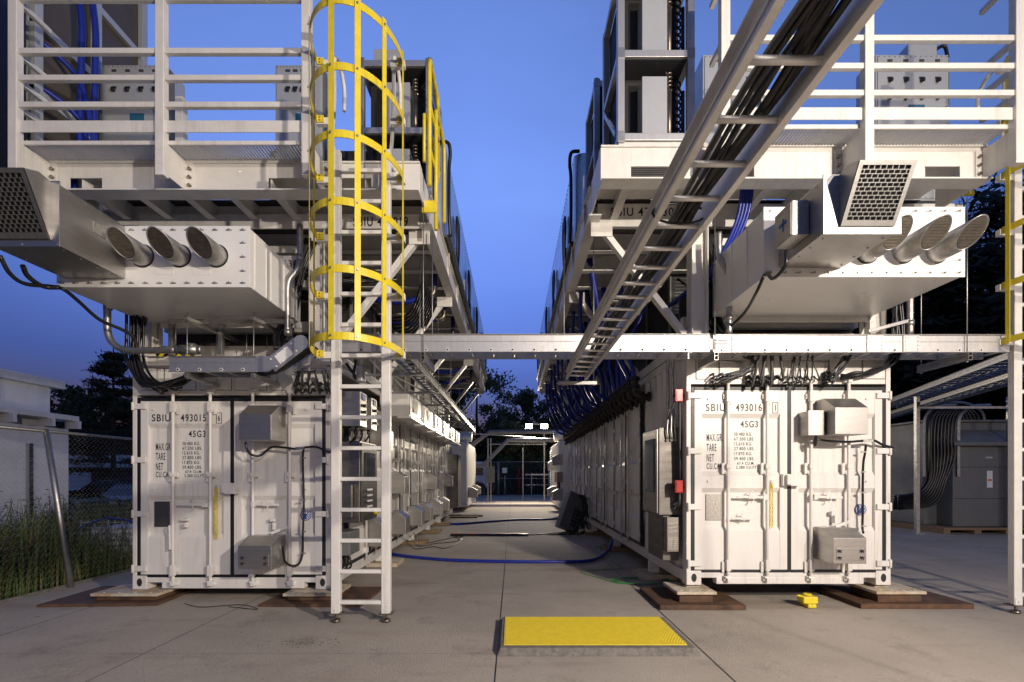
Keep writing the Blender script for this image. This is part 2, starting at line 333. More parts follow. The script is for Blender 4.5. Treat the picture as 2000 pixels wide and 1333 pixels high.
# ------------------------------------------------------------------ shipping containers
CW, CH, CL = 2.438, 2.86, 12.19
def door_profile(mb, x0, x1, y, z0, z1, steps, dep, along='x', X=None, sgn=-1):
    """pressed door skin: raised and recessed bands separated by short slopes"""
    zs = [(z0, 0)]
    st = 0
    for z in steps:
        zs += [(z - .028, st), (z + .028, dep - st)]; st = dep - st
    zs.append((z1, st))
    vs = []
    for z, d in zs:
        if along == 'x': vs += [(x0, y + d, z), (x1, y + d, z)]
        else: vs += [(X - sgn * d, x0, z), (X - sgn * d, x1, z)]
    mb.add(vs, [(2 * i, 2 * i + 1, 2 * i + 3, 2 * i + 2) for i in range(len(zs) - 1)])
def container(xl, y0, zb, label, number, digit, light_plate, aisle):
    t = thing('shipping_container', label, 'shipping container', (xl + CW / 2, y0, zb), 'shipping containers')
    X = lambda u: xl + u
    Z = lambda z: zb + z
    f = MB()
    for u in (0, CW - .054): f.box(X(u), X(u + .054), y0, y0 + .12, Z(.17), Z(CH - .11))
    for u in (0, CW - .10): f.box(X(u), X(u + .10), y0 + CL - .12, y0 + CL, Z(.17), Z(CH))
    f.box(X(.054), X(CW - .054), y0 + .012, y0 + .1, Z(2.40), Z(CH - .02))            # header
    f.box(X(.0), X(CW), y0 + .004, y0 + .13, Z(CH - .06), Z(CH))
    f.box(X(.17), X(CW - .17), y0 + .006, y0 + .12, Z(.085), Z(.15))
    f.box(X(.36), X(CW - .32), y0 + .002, y0 + .12, Z(.012), Z(.088))
    for u in (0.002, CW - .062): f.box(X(u), X(u + .06), y0 + .14, y0 + CL - .14, Z(.02), Z(.16)); f.box(X(u), X(u + .06), y0 + .1, y0 + CL - .1, Z(CH - .1), Z(CH - .01))
    f.build('frame', WHITE, t, .006)
    for u in (0, CW - .178):
        for yy in (y0 - .004, y0 + CL - .174):
            c = MB().box(X(u), X(u + .178), yy, yy + .178, Z(0), Z(.172)).build('corner_casting', WHITE, t, .008)
            if yy < y0:
                h = MB(); h.prism([(X(u + .089 + .032 * math.cos(a)), yy - .0015, Z(.088 + .05 * math.sin(a))) for a in [i * math.pi / 9 for i in range(18)]], (0, .02, 0)); h.build('dark_hole_patch', DARK, c)  # raised dark oval stands for the shade inside the casting
                c2 = MB().box(X(u), X(u + .178), y0 - .004, y0 + .17, Z(CH - .09), Z(CH + .012)).build('corner_casting', WHITE, t, .006)
    # roof
    MB().box(X(.03), X(CW - .03), y0 + .1, y0 + CL - .05, Z(CH - .045), Z(CH - .012)).build('roof', WHITE, t)
    # side walls, back wall
    def corr(xw, y1, y2, sgn):
        w = MB(); pts = []; y = y1; k = 0
        while y < y2 - .01:
            pts += [(y, 0), (y + .07, 0), (y + .14, .036), (y + .21, .036)]; y += .28
        pts.append((min(y, y2), 0)); vs = []
        for a, d in pts: vs += [(xw - sgn * d, a, Z(.15)), (xw - sgn * d, a, Z(CH - .09))]
        w.add(vs, [(2 * i, 2 * i + 1, 2 * i + 3, 2 * i + 2) for i in range(len(pts) - 1)])
        return w
    corr(X(CW - .02) if aisle < 0 else X(.02), y0 + .12, y0 + CL - .12, 1 if aisle < 0 else -1).build('corrugated_wall', WHITE, t)
    XA = X(0) if aisle < 0 else X(CW)          # aisle side plane
    corr(XA - aisle * .02, y0 + .12, y0 + (1.9 if aisle < 0 else .5), aisle).build('corrugated_wall', WHITE, t)
    MB().box(X(.02), X(CW - .02), y0 + CL - .06, y0 + CL - .03, Z(.1), Z(CH - .05)).build('back_wall', WHITE, t)
    # front doors
    gk = MB()
    for (a, b, c, d) in ((.055, .10, .15, 2.37), (CW - .10, CW - .055, .15, 2.37), (1.205, 1.253, .15, 2.37)):
        gk.box(X(a), X(b), y0 + .002, y0 + .05, Z(c), Z(d))
    for (a, b) in ((.1, 1.205), (1.253, CW - .1)):
        gk.box(X(a), X(b), y0 + .003, y0 + .05, Z(2.325), Z(2.368)); gk.box(X(a), X(b), y0 + .003, y0 + .05, Z(.148), Z(.185))
    gk.box(X(1.18), X(1.28), y0 - .004, y0 + .03, Z(2.335), Z(2.385))
    gk.build('door_seal', BLACK, t, .004)
    for n, (a, b, bars) in enumerate(((.10, 1.205, (.524, .981) if aisle > 0 else (.482, .947)), (1.253, CW - .10, (1.503, 1.957) if aisle > 0 else (1.466, 1.913)))):
        d = MB()
        d.box(X(a), X(a + .085), y0 + .004, y0 + .05, Z(.185), Z(2.325)); d.box(X(b - .085), X(b), y0 + .004, y0 + .05, Z(.185), Z(2.325))
        door_profile(d, X(a + .085), X(b - .085), y0 + .008, Z(.185), Z(2.325), [Z(z) for z in (.67, 1.13, 1.33, 2.02)], .036)
        dr = d.build('door', WHITE, t)
        for u in bars:
            lb = MB(); lb.cyl((X(u), y0 - .035, Z(.10)), (X(u), y0 - .035, Z(2.42)), .0185, 12)
            for z in (.243, 1.417, 2.25):
                hgt = .05 if z == 1.417 else .13
                lb.box(X(u - .05), X(u + .05), y0 - .018, y0 + .006, Z(z - .03), Z(z + .03)); lb.box(X(u - .026), X(u + .026), y0 - .062, y0 - .012, Z(z - hgt / 2), Z(z + hgt / 2))
                lb.box(X(u + (.03 if z > 1.5 else -.065)), X(u + (.062 if z > 1.5 else -.033)), y0 - .02, y0 + .004, Z(z - .09), Z(z + .04))
                bolts(lb, [(X(u - .041), y0 - .02, Z(z)), (X(u + .041), y0 - .02, Z(z))], .007)
            o = lb.build('locking_bar', WHITE, dr, .003)
            for z in (.085, 2.44):
                k = MB(); k.box(X(u - .045), X(u + .045), y0 - .03, y0 + .012, Z(z - .028), Z(z + .028)); k.cyl((X(u - .038), y0 - .045, Z(z + .015)), (X(u + .038), y0 - .045, Z(z + .015)), .016, 8)
                k.box(X(u - .02), X(u + .03), y0 - .066, y0 - .02, Z(z - .03), Z(z + .01)); bolts(k, [(X(u - .03), y0 - .03, Z(z - .015)), (X(u + .034), y0 - .03, Z(z - .012))], .009)
                k.build('cam_keeper', WHITE2, dr, .003)
        hd = MB()
        hx = {0: ((.58, .92, 1.055), (.52, .80, .86)), 1: ((1.50, 1.83, 1.055), (1.72, 1.86, .86))}[n]
        x0_, x1_, z_ = hx[0]
        hd.bar((X(x0_), y0 - .045, Z(z_)), (X(x1_), y0 - .05, Z(z_ - .006)), .012, .028); hd.box(X((x0_ + x1_) / 2 - .03), X((x0_ + x1_) / 2 + .04), y0 - .055, y0 + .01, Z(z_ - .022), Z(z_ + .022))
        hd.tube(spl([(X((x0_ + x1_) / 2 + .02), y0 - .05, Z(z_ + .075)), (X((x0_ + x1_) / 2 - .02), y0 - .05, Z(z_ + .03)), (X((x0_ + x1_) / 2 + .03), y0 - .05, Z(z_ - .03)), (X((x0_ + x1_) / 2 + .0), y0 - .05, Z(z_ - .07))]), .007, 6)
        hd.box(X(x1_ - .03 if n == 0 else x0_ - .01), X(x1_ + .03 if n == 0 else x0_ + .03), y0 - .06, y0 + .01, Z(z_ - .035), Z(z_ + .03))
        hd.build('door_handle', WHITE, dr, .003)
        hd = MB(); x0_, x1_, z_ = hx[1]
        if light_plate and n == 0:
            hd.bar((X(x0_), y0 - .045, Z(.80)), (X(x1_), y0 - .05, Z(.80)), .012, .026); hd.box(X(.62), X(.69), y0 - .05, y0 + .01, Z(.78), Z(.825)); hd.tube([(X(.66), y0 - .05, Z(.88)), (X(.63), y0 - .05, Z(.83)), (X(.67), y0 - .05, Z(.76))], .007, 6)
        elif n == 0:
            hd.box(X(.62), X(.70), y0 - .035, y0 + .01, Z(.85), Z(.88)); hd.box(X(.655), X(.69), y0 - .04, y0 + .01, Z(.77), Z(.83)); hd.bar((X(.50), y0 - .06, Z(.80)), (X(.505), y0 - .06, Z(.50)), .03, .012, (1, 0, 0))
        else:
            hd.box(X(1.71), X(1.77), y0 - .035, y0 + .01, Z(.84), Z(.88)); hd.box(X(1.745), X(1.775), y0 - .04, y0 + .01, Z(.74), Z(.83)); hd.bar((X(1.74), y0 - .06, Z(.70)), (X(1.94), y0 - .055, Z(.78)), .012, .035)
        hd.build('door_handle', WHITE, dr, .003)
    sc = MB(); bolts(sc, [(X(u), y0 + .01, Z(z)) for u in (.26, 2.15) for z in (1.24, 2.22)], .012, (0, -1, 0), .02); sc.build('eyelet_bolts', WHITE2, t)
    MB().box(X(1.125), X(1.22), y0 - .05, y0 - .0, Z(1.185), Z(1.325)).box(X(1.15), X(1.31), y0 - .10, y0 - .03, Z(1.20), Z(1.315)).box(X(1.19), X(1.33), y0 - .10, y0 - .01, Z(1.185), Z(1.202)).build('lock_box', WHITE2, t, .004)
    for z in (.26, .935, 1.60, 2.26):
        for u0, u1 in ((.012, .175), (CW - .175, CW - .012)):
            h = MB(); h.box(X(u0), X(u1), y0 - .022, y0 + .002, Z(z - .034), Z(z + .034)); uu = .02 if u0 < 1 else CW - .02
            h.cyl((X(uu), y0 - .02, Z(z - .05)), (X(uu), y0 - .02, Z(z + .05)), .017, 10); h.build('hinge', WHITE, t, .004)
    # access panels in the header
    for a, b in ((.12, .38), (.40, .775), (.835, 1.215), (1.265, 1.65), (1.71, 2.09), (2.11, 2.37)):
        MB().box(X(a - .006), X(b + .006), y0 + .007, y0 + .016, Z(2.459), Z(2.736)).build('panel_outline', DARKG, t)  # dark strip showing as a thin outline round the panel
        p = MB(); p.box(X(a), X(b), y0 + .001, y0 + .014, Z(2.465), Z(2.73))
        bolts(p, [(X(q), y0 + .001, Z(z)) for q in (a + .025, (a + b) / 2, b - .025) for z in (2.49, 2.705)], .008); p.build('access_panel', WHITE2, t, .002)
    if light_plate: MB().box(X(.13), X(.34), y0 - .003, y0 + .002, Z(2.455), Z(2.475)).build('white_strip', PAPER, t)
    # lettering
    yl = y0 + .0055; yr = y0 + .0415
    for s, a, b, z0, z1, yy in (('SBIU', .235, .465, 2.075, 2.165, yl), (number, .592, .905, 2.075, 2.165, yl), (digit, 1.060 if digit == '1' else 1.050, 1.070 if digit == '1' else 1.080, 2.08, 2.155, yl), ('45G3', .665, .875, 1.885, 1.965, yr),
                      ('MAX.GR.', .258, .452, 1.72, 1.81, yr), ('TARE', .258, .375, 1.60, 1.69, yr), ('NET', .258, .348, 1.475, 1.565, yr), ('CU.CAP.', .258, .455, 1.385, 1.455, yr),
                      ('30.480 KG.', .588, .805, 1.785, 1.825, yr), ('67.200 LBS.', .588, .832, 1.727, 1.767, yr), ('12.610 KG.', .588, .805, 1.668, 1.708, yr), ('27.800 LBS.', .588, .832, 1.61, 1.65, yr),
                      ('17.870 KG.', .588, .805, 1.55, 1.59, yr), ('39.400 LBS.', .588, .832, 1.49, 1.53, yr), ('67.4 CU.M.', .625, .832, 1.437, 1.472, yr), ('2.380 CU.FT.', .612, .868, 1.388, 1.423, yr)):
        lettering(s, X(a), X(b), Z(z0), Z(z1), yy, t)
    q = MB()
    for a, b, c, d in ((1.03, 1.098, 2.052, 2.058), (1.03, 1.098, 2.178, 2.184), (1.03, 1.036, 2.052, 2.184), (1.092, 1.098, 2.052, 2.184)): q.box(X(a), X(b), yl - .001, yl + .003, Z(c), Z(d))
    q.build('number_frame', INK, t)
    pl = MB().box(X(.245), X(.435), y0 + .030, y0 + .05, Z(.77), Z(1.085)).build('data_plate', PLATE if light_plate else PLATED, t, .003)
    # aisle doors
    XP = XA + aisle * .0
    start = y0 + (2.0 if aisle < 0 else .6); k = 0; y = start
    endy = y0 + CL - .25
    while y < endy - .6:
        y1 = min(y + .98, endy)
        d = MB(); door_profile(d, y + .03, y1 - .03, 0, Z(.22), Z(2.5), [Z(z) for z in (.62, .98, 1.52, 1.95)], .03, 'y', XP + aisle * .012, aisle)
        d.box(*sorted((XP - aisle * .02, XP + aisle * .02)), y + .03, y + .075, Z(.22), Z(2.5)); d.box(*sorted((XP - aisle * .02, XP + aisle * .02)), y1 - .075, y1 - .03, Z(.22), Z(2.5))
        sd = d.build('side_door', WHITE, t)
        gq = MB(); xa, xb = sorted((XP - aisle * .03, XP + aisle * .024))
        gq.box(xa, xb, y - .012, y + .036, Z(.18), Z(2.55)); gq.box(xa, xb, y + .036, y1 - .03, Z(2.495), Z(2.55)); gq.box(xa, xb, y + .036, y1 - .03, Z(.18), Z(.225))
        if k % 2: gq.box(xa, xb, y1 - .03, y1 - .003, Z(.19), Z(2.53))
        gq.build('seal', BLACK, sd)
        lb = MB(); ly = y + (.24 if k % 2 else .74); lx = XP + aisle * .045
        lb.cyl((lx, ly, Z(.14)), (lx, ly, Z(2.6)), .019, 10)
        for z in (.28, 1.2, 1.7, 2.4): lb.box(*sorted((XP, XP + aisle * .07)), ly - .03, ly + .03, Z(z - .04), Z(z + .04))
        lb.box(*sorted((XP + aisle * .02, XP + aisle * .06)), ly - .2, ly, Z(1.02), Z(1.05)); lb.build('locking_bar', WHITE, sd)
        hg = MB()
        for z in (.35, .95, 1.55, 2.2): hg.box(*sorted((XP, XP + aisle * .028)), (y if k % 2 == 0 else y1 - .11), (y + .11 if k % 2 == 0 else y1), Z(z - .035), Z(z + .035))
        hg.each('hinge', WHITE, sd)
        y = y1 + .03; k += 1
    return t
LX, LY, LZ = -4.692, 5.97, .125
RX, RY, RZ = 2.075, 5.77, .225
cl = container(LX, LY, LZ, 'white shipping container on the left, marked SBIU 493015, doors closed', '493015', '6', False, 1)
cr = container(RX, RY, RZ, 'white shipping container on the right, marked SBIU 493016, doors closed', '493016', '1', True, -1)

def emblem(x, z, y, parent):
    m = MB(); disc(m, (x, y - .003, z), .068, (0, -1, 0), 28); m.add([(x + .056 * math.cos(i * math.pi / 12), y - .0045, z + .056 * math.sin(i * math.pi / 12)) for i in range(24)], [tuple(range(24))])
    o = MB(); disc(o, (x, y, z), .068, (0, -1, 0), 28); o.m(1); disc(o, (x, y - .0015, z), .058, (0, -1, 0), 28); o.m(0); disc(o, (x, y - .003, z), .052, (0, -1, 0), 28)
    o.m(1)
    for k in range(7):
        a = R(-60 + k * 42); c, s = math.cos(a), math.sin(a)
        o.add([(x + .012 * c, y - .0045, z + .012 * s), (x + .046 * math.cos(a + .22), y - .0045, z + .046 * math.sin(a + .22)), (x + .046 * math.cos(a - .12), y - .0045, z + .046 * math.sin(a - .12))], [(0, 1, 2)])
    o.build('round_emblem', [INKB, PAPER], parent)
emblem(LX + 2.13, LZ + .917, LY + .026, cl); emblem(RX + 2.10, RZ + .90, RY + .026, cr)

def chain(x, z0, z1, y, label):
    m = MB(); z = z0; k = 0
    for sx in (-.012, .014):
        z = z0; k = 0
        while z > z1:
            a = .009; h = .017; pts = []
            for i in range(9):
                th = 2 * math.pi * i / 8; px = a * math.cos(th); pz = h * math.sin(th)
                pts.append((x + sx + (px if k % 2 == 0 else 0) + .003 * math.sin(z * 40), y + (px if k % 2 else 0), z + pz))
            m.tube(pts, .0035, 5, False); z -= .025; k += 1
    m.m(1).tube([(x, y, z0 + .05), (x - .015, y, z0 + .03), (x, y, z0 + .005), (x + .012, y, z0 + .03), (x, y, z0 + .05)], .004, 5)
    tag(m.build('chain', [YEL, GALV]), label, 'chain', 'yellow chains on the container doors')
chain(LX + 1.04, LZ + 1.24, LZ + .64, LY - .012, 'yellow plastic chain hanging in a doubled strand on the door marked 493015')
chain(RX + 1.005, RZ + 1.20, RZ + .70, RY - .012, 'yellow plastic chain hanging in a doubled strand on the door marked 493016')

# ------------------------------------------------------------------ stainless vent hoods and boxes on the containers
def hood(name, w, h, p, label, flap=False, cut=.32, group=None, mt=None, rot_label=True):
    mt = mt or STEEL
    t = thing(name, label, 'vent hood', (0, 0, 0), group)
    prof = [(0, 0), (-p, 0), (-p, h * (1 - cut)), (-p * .45, h), (0, h)]
    m = MB(); m.prism([(-w / 2, a, b) for a, b in prof], (w, 0, 0)); m.build('hood_body', mt, t, .004)
    s = MB()
    bolts(s, [(-w / 2 + .02 + i * (w - .04) / 3, -p, h * (1 - cut) - .02) for i in range(4)], .006, (0, -1, 0), .004)
    bolts(s, [(w / 2, -p + .02 + i * (p - .04) / 2, .02) for i in range(3)], .006, (1, 0, 0), .004)
    bolts(s, [(-w / 2, -p + .02 + i * (p - .04) / 2, .02) for i in range(3)], .006, (-1, 0, 0), .004)
    s.build('rivets', GALV, t)
    MB().box(w / 2 - .002, w / 2 + .002, -p * .45, -p * .25, h * .55, h * .72).build('label_plate', PLATE, t)
    if flap:
        MB().box(-w / 2 + .03, w / 2 - .03, -p - .006, -p + .001, .04, h * .46).build('cover_plate', mt, t, .002)
        for a in (-w / 2 + .06, w / 2 - .06):
            for b in (.07, h * .46 - .03):
                k = MB(); k.cyl((a, -p - .03, b), (a, -p - .004, b), .010, 8)
                for q in range(4):
                    an = q * math.pi / 2 + .5; k.cyl((a, -p - .026, b), (a + .02 * math.cos(an), -p - .026, b + .02 * math.sin(an)), .006, 6)
                k.build('knob', BLACK, t)
    return t
place(hood('vent_hood', .375, .43, .36, '', False, .31), True, (LX + 1.705, LY, LZ + 1.82), 0, 'upper stainless vent hood on the front doors of the left container')
place(hood('vent_hood', .385, .36, .36, '', True, .25), True, (LX + 1.70, LY, LZ + .32), 0, 'lower knobbed stainless vent hood on the front doors of the left container')
place(hood('vent_hood', .37, .43, .36, '', False, .3), True, (RX + 1.72, RY, RZ + 1.77), 0, 'upper stainless vent hood on the front doors of the right container')
place(hood('vent_hood', .37, .38, .36, '', True, .24), True, (RX + 1.70, RY, RZ + .32), 0, 'lower knobbed stainless vent hood on the front doors of the right container')
jb = thing('junction_box', 'small stainless junction box left of the upper vent hood on the door marked 493016', 'junction box', (RX + 1.425, RY, 2.0))
MB().box(RX + 1.335, RX + 1.515, RY - .2, RY, 2.0, 2.28).build('box_body', STEEL, jb, .006)
MB().box(RX + 1.33, RX + 1.52, RY - .206, RY - .198, 1.995, 2.285).build('cover', STEEL, jb, .003)

sg = 'lower stainless vent hoods along the left container'
h0 = hood('vent_hood', .40, .42, .30, '', False, .28, sg)
for i, y in enumerate((7.55, 9.05, 10.6, 11.75, 13.4, 14.9)):
    place(h0, i == 0, (LX + CW, y, .45), R(90), '%s lower stainless vent hood along the left container, counting back from the ladder' % ORD[i])
sg = 'upper stainless vent hoods along the left container'
h1 = hood('vent_hood', .34, .40, .30, '', False, .22, sg)
for i, (y, z) in enumerate(((7.75, 1.93), (8.95, 1.2), (12.7, 1.17), (15.8, 1.17))):
    place(h1, i == 0, (LX + CW, y, z), R(90), '%s upper stainless vent hood along the left container, counting back from the ladder' % ORD[i])

def louver_box():
    t = thing('louvered_box', '', 'fan box', (0, 0, 0), 'white louvered boxes high on the left container')
    w, h, p = 1.02, .38, .50
    m = MB(); m.box(-w / 2, w / 2, -p, 0, 0, h); m.build('box_body', WHITE, t, .006)
    m = MB(); m.box(-w / 2 + .05, w / 2 - .06, -p - .012, -p - .002, .03, h - .04); m.build('front_panel', DUCTW, t, .003)
    lv = MB()
    for i in range(7): lv.prism([(-.26, -p - .013, .112 + i * .031), (-.26, -p - .03, .10 + i * .031), (-.26, -p - .03, .113 + i * .031), (-.26, -p - .013, .132 + i * .031)], (.44, 0, 0))
    lv.build('louver', WHITE2, t); MB().box(-.255, .175, -p - .0135, -p - .012, .11, .325).build('louver_dark_sheet', DARK, t)  # dark sheet on the panel stands for shade between the slats
    MB().cyl((.34, -p - .05, .05), (.34, -p, .05), .012).box(.30, .38, -p - .06, -p - .045, .04, .06).build('latch', BLACK, t)
    MB().box(-w / 2 - .01, w / 2 + .01, -p - .04, -p + .2, -.035, -.002).build('drip_tray', DUCTW, t)
    return t
lb0 = louver_box()
for i in range(6): place(lb0, i == 0, (LX + CW, 8.72 + i * 1.36, 2.54), R(90), '%s white louvered box high on the left container, counting back from the ladder' % ORD[i])

# control cabinet with display, beside the ladder
xa = LX + CW
t = thing('control_cabinet', 'dark stainless control cabinet with display on the left container, behind the ladder', 'control cabinet', (xa, 6.6, .9))
MB().box(xa, xa + .28, 6.25, 7.0, .92, 1.98).build('cabinet_body', STEELD, t, .006)
MB().box(xa + .28, xa + .30, 6.27, 6.98, .94, 1.96).build('cabinet_door', DARKG, t, .004)
MB().box(xa + .30, xa + .312, 6.42, 6.86, 1.48, 1.84).build('display', GLASS, t, .003)
bt = MB()
for i in range(3):
    for k in range(4): bt.cyl((xa + .30, 6.5 + i * .08, 1.34 - k * .075), (xa + .325, 6.5 + i * .08, 1.34 - k * .075), .014, 8)
bt.build('push_buttons', PAPER, t)
MB().cyl((xa + .30, 6.8, 1.02), (xa + .36, 6.8, 1.02), .035, 12).build('emergency_stop', YEL, t)
t = thing('control_cabinet', 'low dark stainless cabinet under the display cabinet, behind the ladder', 'control cabinet', (xa, 6.3, .9))
MB().box(xa, xa + .24, 6.08, 6.24, 1.0, 1.42).build('cabinet_body', STEELD, t, .006); MB().box(xa + .01, xa + .23, 6.072, 6.08, 1.01, 1.41).build('cover', STEELD, t, .003)
t = thing('junction_box', 'low grey junction box with cables beneath the control cabinets, behind the ladder', 'junction box', (xa, 6.3, .5))
MB().box(xa, xa + .2, 6.1, 6.5, .52, .82).build('box_body', GREY, t, .006)
cc = MB()
for i in range(3): cc.tube(spl([(xa + .06 + i * .05, 6.2, .52), (xa + .08 + i * .05, 6.2, .36), (xa + .0, 6.25, .24 + i * .03), (xa - .02, 6.6, .22)]), .012, 8)
cc.build('cables', CABLE, t)
for n, (ya, yb, lab) in enumerate(((6.12, 6.38, 'near'), (6.62, 6.85, 'far'))):
    t = thing('switch_box', '%s one of two stainless switch boxes with blue symbols high on the left container' % ('nearer' if n == 0 else 'farther'), 'switch box', (xa, ya, 2.15), 'switch boxes above the control cabinet')
    MB().box(xa, xa + .33, ya, yb, 2.16, 2.60).build('box_body', STEEL, t, .006)
    MB().box(xa + .33, xa + .336, ya + .06, yb - .06, 2.50, 2.58).build('blue_symbol', INKB, t)
    k = MB()
    for z in (2.43, 2.35, 2.26): k.cyl((xa + .33, (ya + yb) / 2, z), (xa + .37, (ya + yb) / 2, z), .022, 10)
    k.each('switch', BLACK, t)
    k = MB()
    for i in range(3): k.tube(spl([(xa + .07 + i * .09, ya + .1, 2.16), (xa + .07 + i * .09, ya + .1, 2.07), (xa + .03 + i * .05, ya + .15, 1.98 - i * .02), (xa + .03, ya + .3, 1.97)]), .013, 8); k.cyl((xa + .07 + i * .09, ya + .1, 2.10), (xa + .07 + i * .09, ya + .1, 2.16), .02)
    k.build('cable_gland', CABLE, t)
# tall dark panel at the far end
t = thing('tall_cabinet', 'tall dark cabinet at the far end of the left container', 'cabinet', (xa, 17.2, .4))
MB().box(xa, xa + .35, 16.6, 17.7, .4, 2.25).build('cabinet_body', STEELD, t, .01); MB().box(xa + .35, xa + .37, 16.63, 17.67, .43, 2.22).build('cabinet_door', DARKG, t, .005)
# grey cabinet beyond the left container, outer side
t = thing('grey_cabinet', 'grey cabinet on the outer side of the left container, by the fence', 'cabinet', (LX - .3, 6.6, .8))
MB().box(LX - .34, LX - .02, 6.6, 7.3, .9, 2.32).build('cabinet_body', GREY, t, .01); MB().box(LX - .345, LX - .02, 6.585, 6.6, .92, 2.30).build('cabinet_door', GREY, t, .004)
MB().cyl((LX - .17, 6.75, 2.32), (LX - .17, 6.75, 2.45), .1).build('duct_collar', DARKG, t)
for i, z in enumerate((.48, .62)):
    pass
t = thing('small_outlet', 'small dark box low on the outer side of the left container', 'outlet box', (LX, 6.5, .5))
MB().box(LX - .12, LX, 6.5, 6.75, .45, .80).build('box_body', DARKG, t, .006); MB().box(LX - .122, LX - .004, 6.49, 6.5, .47, .78).build('cover', GREY, t, .003)
for i, z in enumerate((2.36, 1.22)):
    t = tag(MB().cyl((LX - .05, 6.25, z), (LX, 6.25, z), .045, 12).box(LX - .02, LX, 6.18, 6.32, z - .08, z + .08).build('alarm_beacon', RED, None, .004), '%s red alarm beacon on the outer side of the left container' % ('upper', 'lower')[i], 'beacon')

# right container: stainless control cabinet, cooling unit, red call points, conduits
xb = RX
t = thing('control_cabinet', 'tall stainless control cabinet with a window on the side of the container marked 493016', 'control cabinet', (xb, 6.3, .5))
MB().box(xb - .26, xb, 6.0, 6.68, 1.04, 2.13).build('cabinet_body', STEELB, t, .008)
MB().box(xb - .28, xb - .26, 6.02, 6.66, 1.06, 2.11).build('cabinet_door', STEELD, t, .004)
MB().box(xb - .292, xb - .28, 6.12, 6.52, 1.32, 2.0).build('window', SCREEN, t, .003)
MB().box(xb - .20, xb, 6.04, 6.68, .47, 1.035).build('lower_body', STEELB, t, .006)
cc = MB()
for i in range(3): cc.tube(spl([(xb - .16 + i * .05, 6.0, 1.98), (xb - .16 + i * .05, 5.965, 2.0), (xb - .17 + i * .05, 5.96, 2.1), (xb - .15 + i * .04, 5.98, 2.24), (xb - .12 + i * .02, 6.0, 2.36)]), .013, 8); cc.cyl((xb - .16 + i * .05, 5.97, 1.97), (xb - .16 + i * .05, 6.0, 1.98), .02)
for i in range(2): cc.tube(spl([(xb - .08, 6.0, 1.18 - i * .05), (xb - .08, 5.95, 1.18 - i * .05), (xb - .03, 5.93, 1.22), (xb - .01, 5.93, 1.34)]), .014, 8)
cc.build('conduit', GALV, t)
t = thing('cooling_unit', 'small stainless cooling unit with filter grilles below the control cabinet marked container 493016', 'cooling unit', (xb, 6.0, .56))
t['label'] = 'small stainless cooling unit with grilles below the windowed control cabinet'
MB().box(xb - .19, xb - .045, 5.90, 6.035, .60, 1.02).build('unit_body', STEELD, t, .005)
gr = MB(); 
for i in range(2):
    for k in range(7): gr.box(xb - .178 + i * .065, xb - .123 + i * .065, 5.893, 5.9, .63 + k * .022, .642 + k * .022)
for k in range(3): gr.bar((xb - .178, 5.895, .84 + k * .05), (xb - .058, 5.895, .86 + k * .05), .006, .012)
gr.build('grille', PLATE, t)
for z, lab in ((2.50, 'upper'), (1.40, 'lower')):
    t = thing('call_point', '%s red alarm box at the front corner of the container marked 493016' % lab, 'alarm box', (xb, 5.86, z - .08), 'red alarm boxes')
    MB().box(xb - .115, xb - .02, 5.82, 5.90, z - .075, z + .075).build('box_body', RED, t, .006)
    MB().box(xb - .10, xb - .03, 5.812, 5.82, z - .06, z + .06).build('cover', RED, t, .003)
    MB().cyl((xb - .02, 5.86, z), (xb + .01, 5.86, z), .022).cyl((xb - .125, 5.86, z), (xb - .115, 5.86, z), .02).build('gland', BLACK, t)
cd = MB()
cd.tube(spl([(xb - .05, 5.86, 2.42), (xb - .045, 5.87, 2.2), (xb - .04, 5.88, 1.9), (xb - .03, 5.88, 1.47)]), .018, 8)
cd.tube(spl([(xb - .10, 5.86, 2.44), (xb - .15, 5.9, 2.3), (xb - .14, 5.98, 2.22)]), .014, 8)
cd.tube([(xb - .05, 5.86, 1.33), (xb - .05, 5.86, 1.2), (xb - .06, 5.92, 1.12)], .016, 8)
tag(cd.build('conduit', DARKG), 'dark conduit joining the two red alarm boxes', 'conduit')
cd = MB()
for k, (yo, xx) in enumerate(((6.12, .05), (6.3, .05))):
    cd.tube(spl([(xb - .05, yo, 2.13), (xb - .05, yo, 2.7), (xb - .05, yo, 2.9 + k * .06), (xb - .04, yo - .08, 3.02 + k * .06), (xb + .1, yo - .25, 3.06 + k * .06)], 8), .021, 10)
tag(cd.build('conduit', GALV), 'pair of grey conduits rising from the windowed control cabinet', 'conduit')

# cables and conduits on the front doors
def cable(pts, r, label, m=None, name='cable', cat='cable', group=None, k=6, n=8):
    mb = MB(); mb.tube(spl(pts, k), r, n); return tag(mb.build(name, m or CABLE), label, cat, group)
def fc(dx, px, py, d): return P(px, py, d)
c = MB()
q = lambda cx, cy, d: P(230 + cx / 2.469, 680 + cy / 2.469, d)
c.tube(spl([q(617, 455, 5.75), q(622, 485, 5.75), q(645, 515, 5.8), q(690, 518, 5.86), q(740, 480, 5.88), q(800, 480, 5.86), q(860, 487, 5.86), q(905, 480, 5.88), q(960, 478, 5.9), q(1010, 500, 5.93), q(1032, 502, 6.0)]), .014)
c.tube(spl([q(897, 485, 5.87), q(893, 540, 5.9), q(897, 700, 5.93), q(897, 800, 5.93), q(893, 900, 5.93), q(892, 985, 5.93), q(875, 1040, 5.92), q(840, 1050, 5.9), q(808, 1030, 5.85), q(800, 990, 5.75), q(795, 955, 5.72)]), .013)
for z in (530, 735, 885, 990): c.m(1).cb(q(895, z, 5.9), .05, .03, .014)
c.m(1).cb(q(880, 484, 5.84), .10, .03, .03)
tag(c.build('cable', [CABLE, GALV]), 'black cable linking the two vent hoods on the container marked 493015', 'cable', 'cables on the front doors')
q = lambda cx, cy, d: P(1320 + cx / 2.898, 740 + cy / 2.898, d)
c = MB()
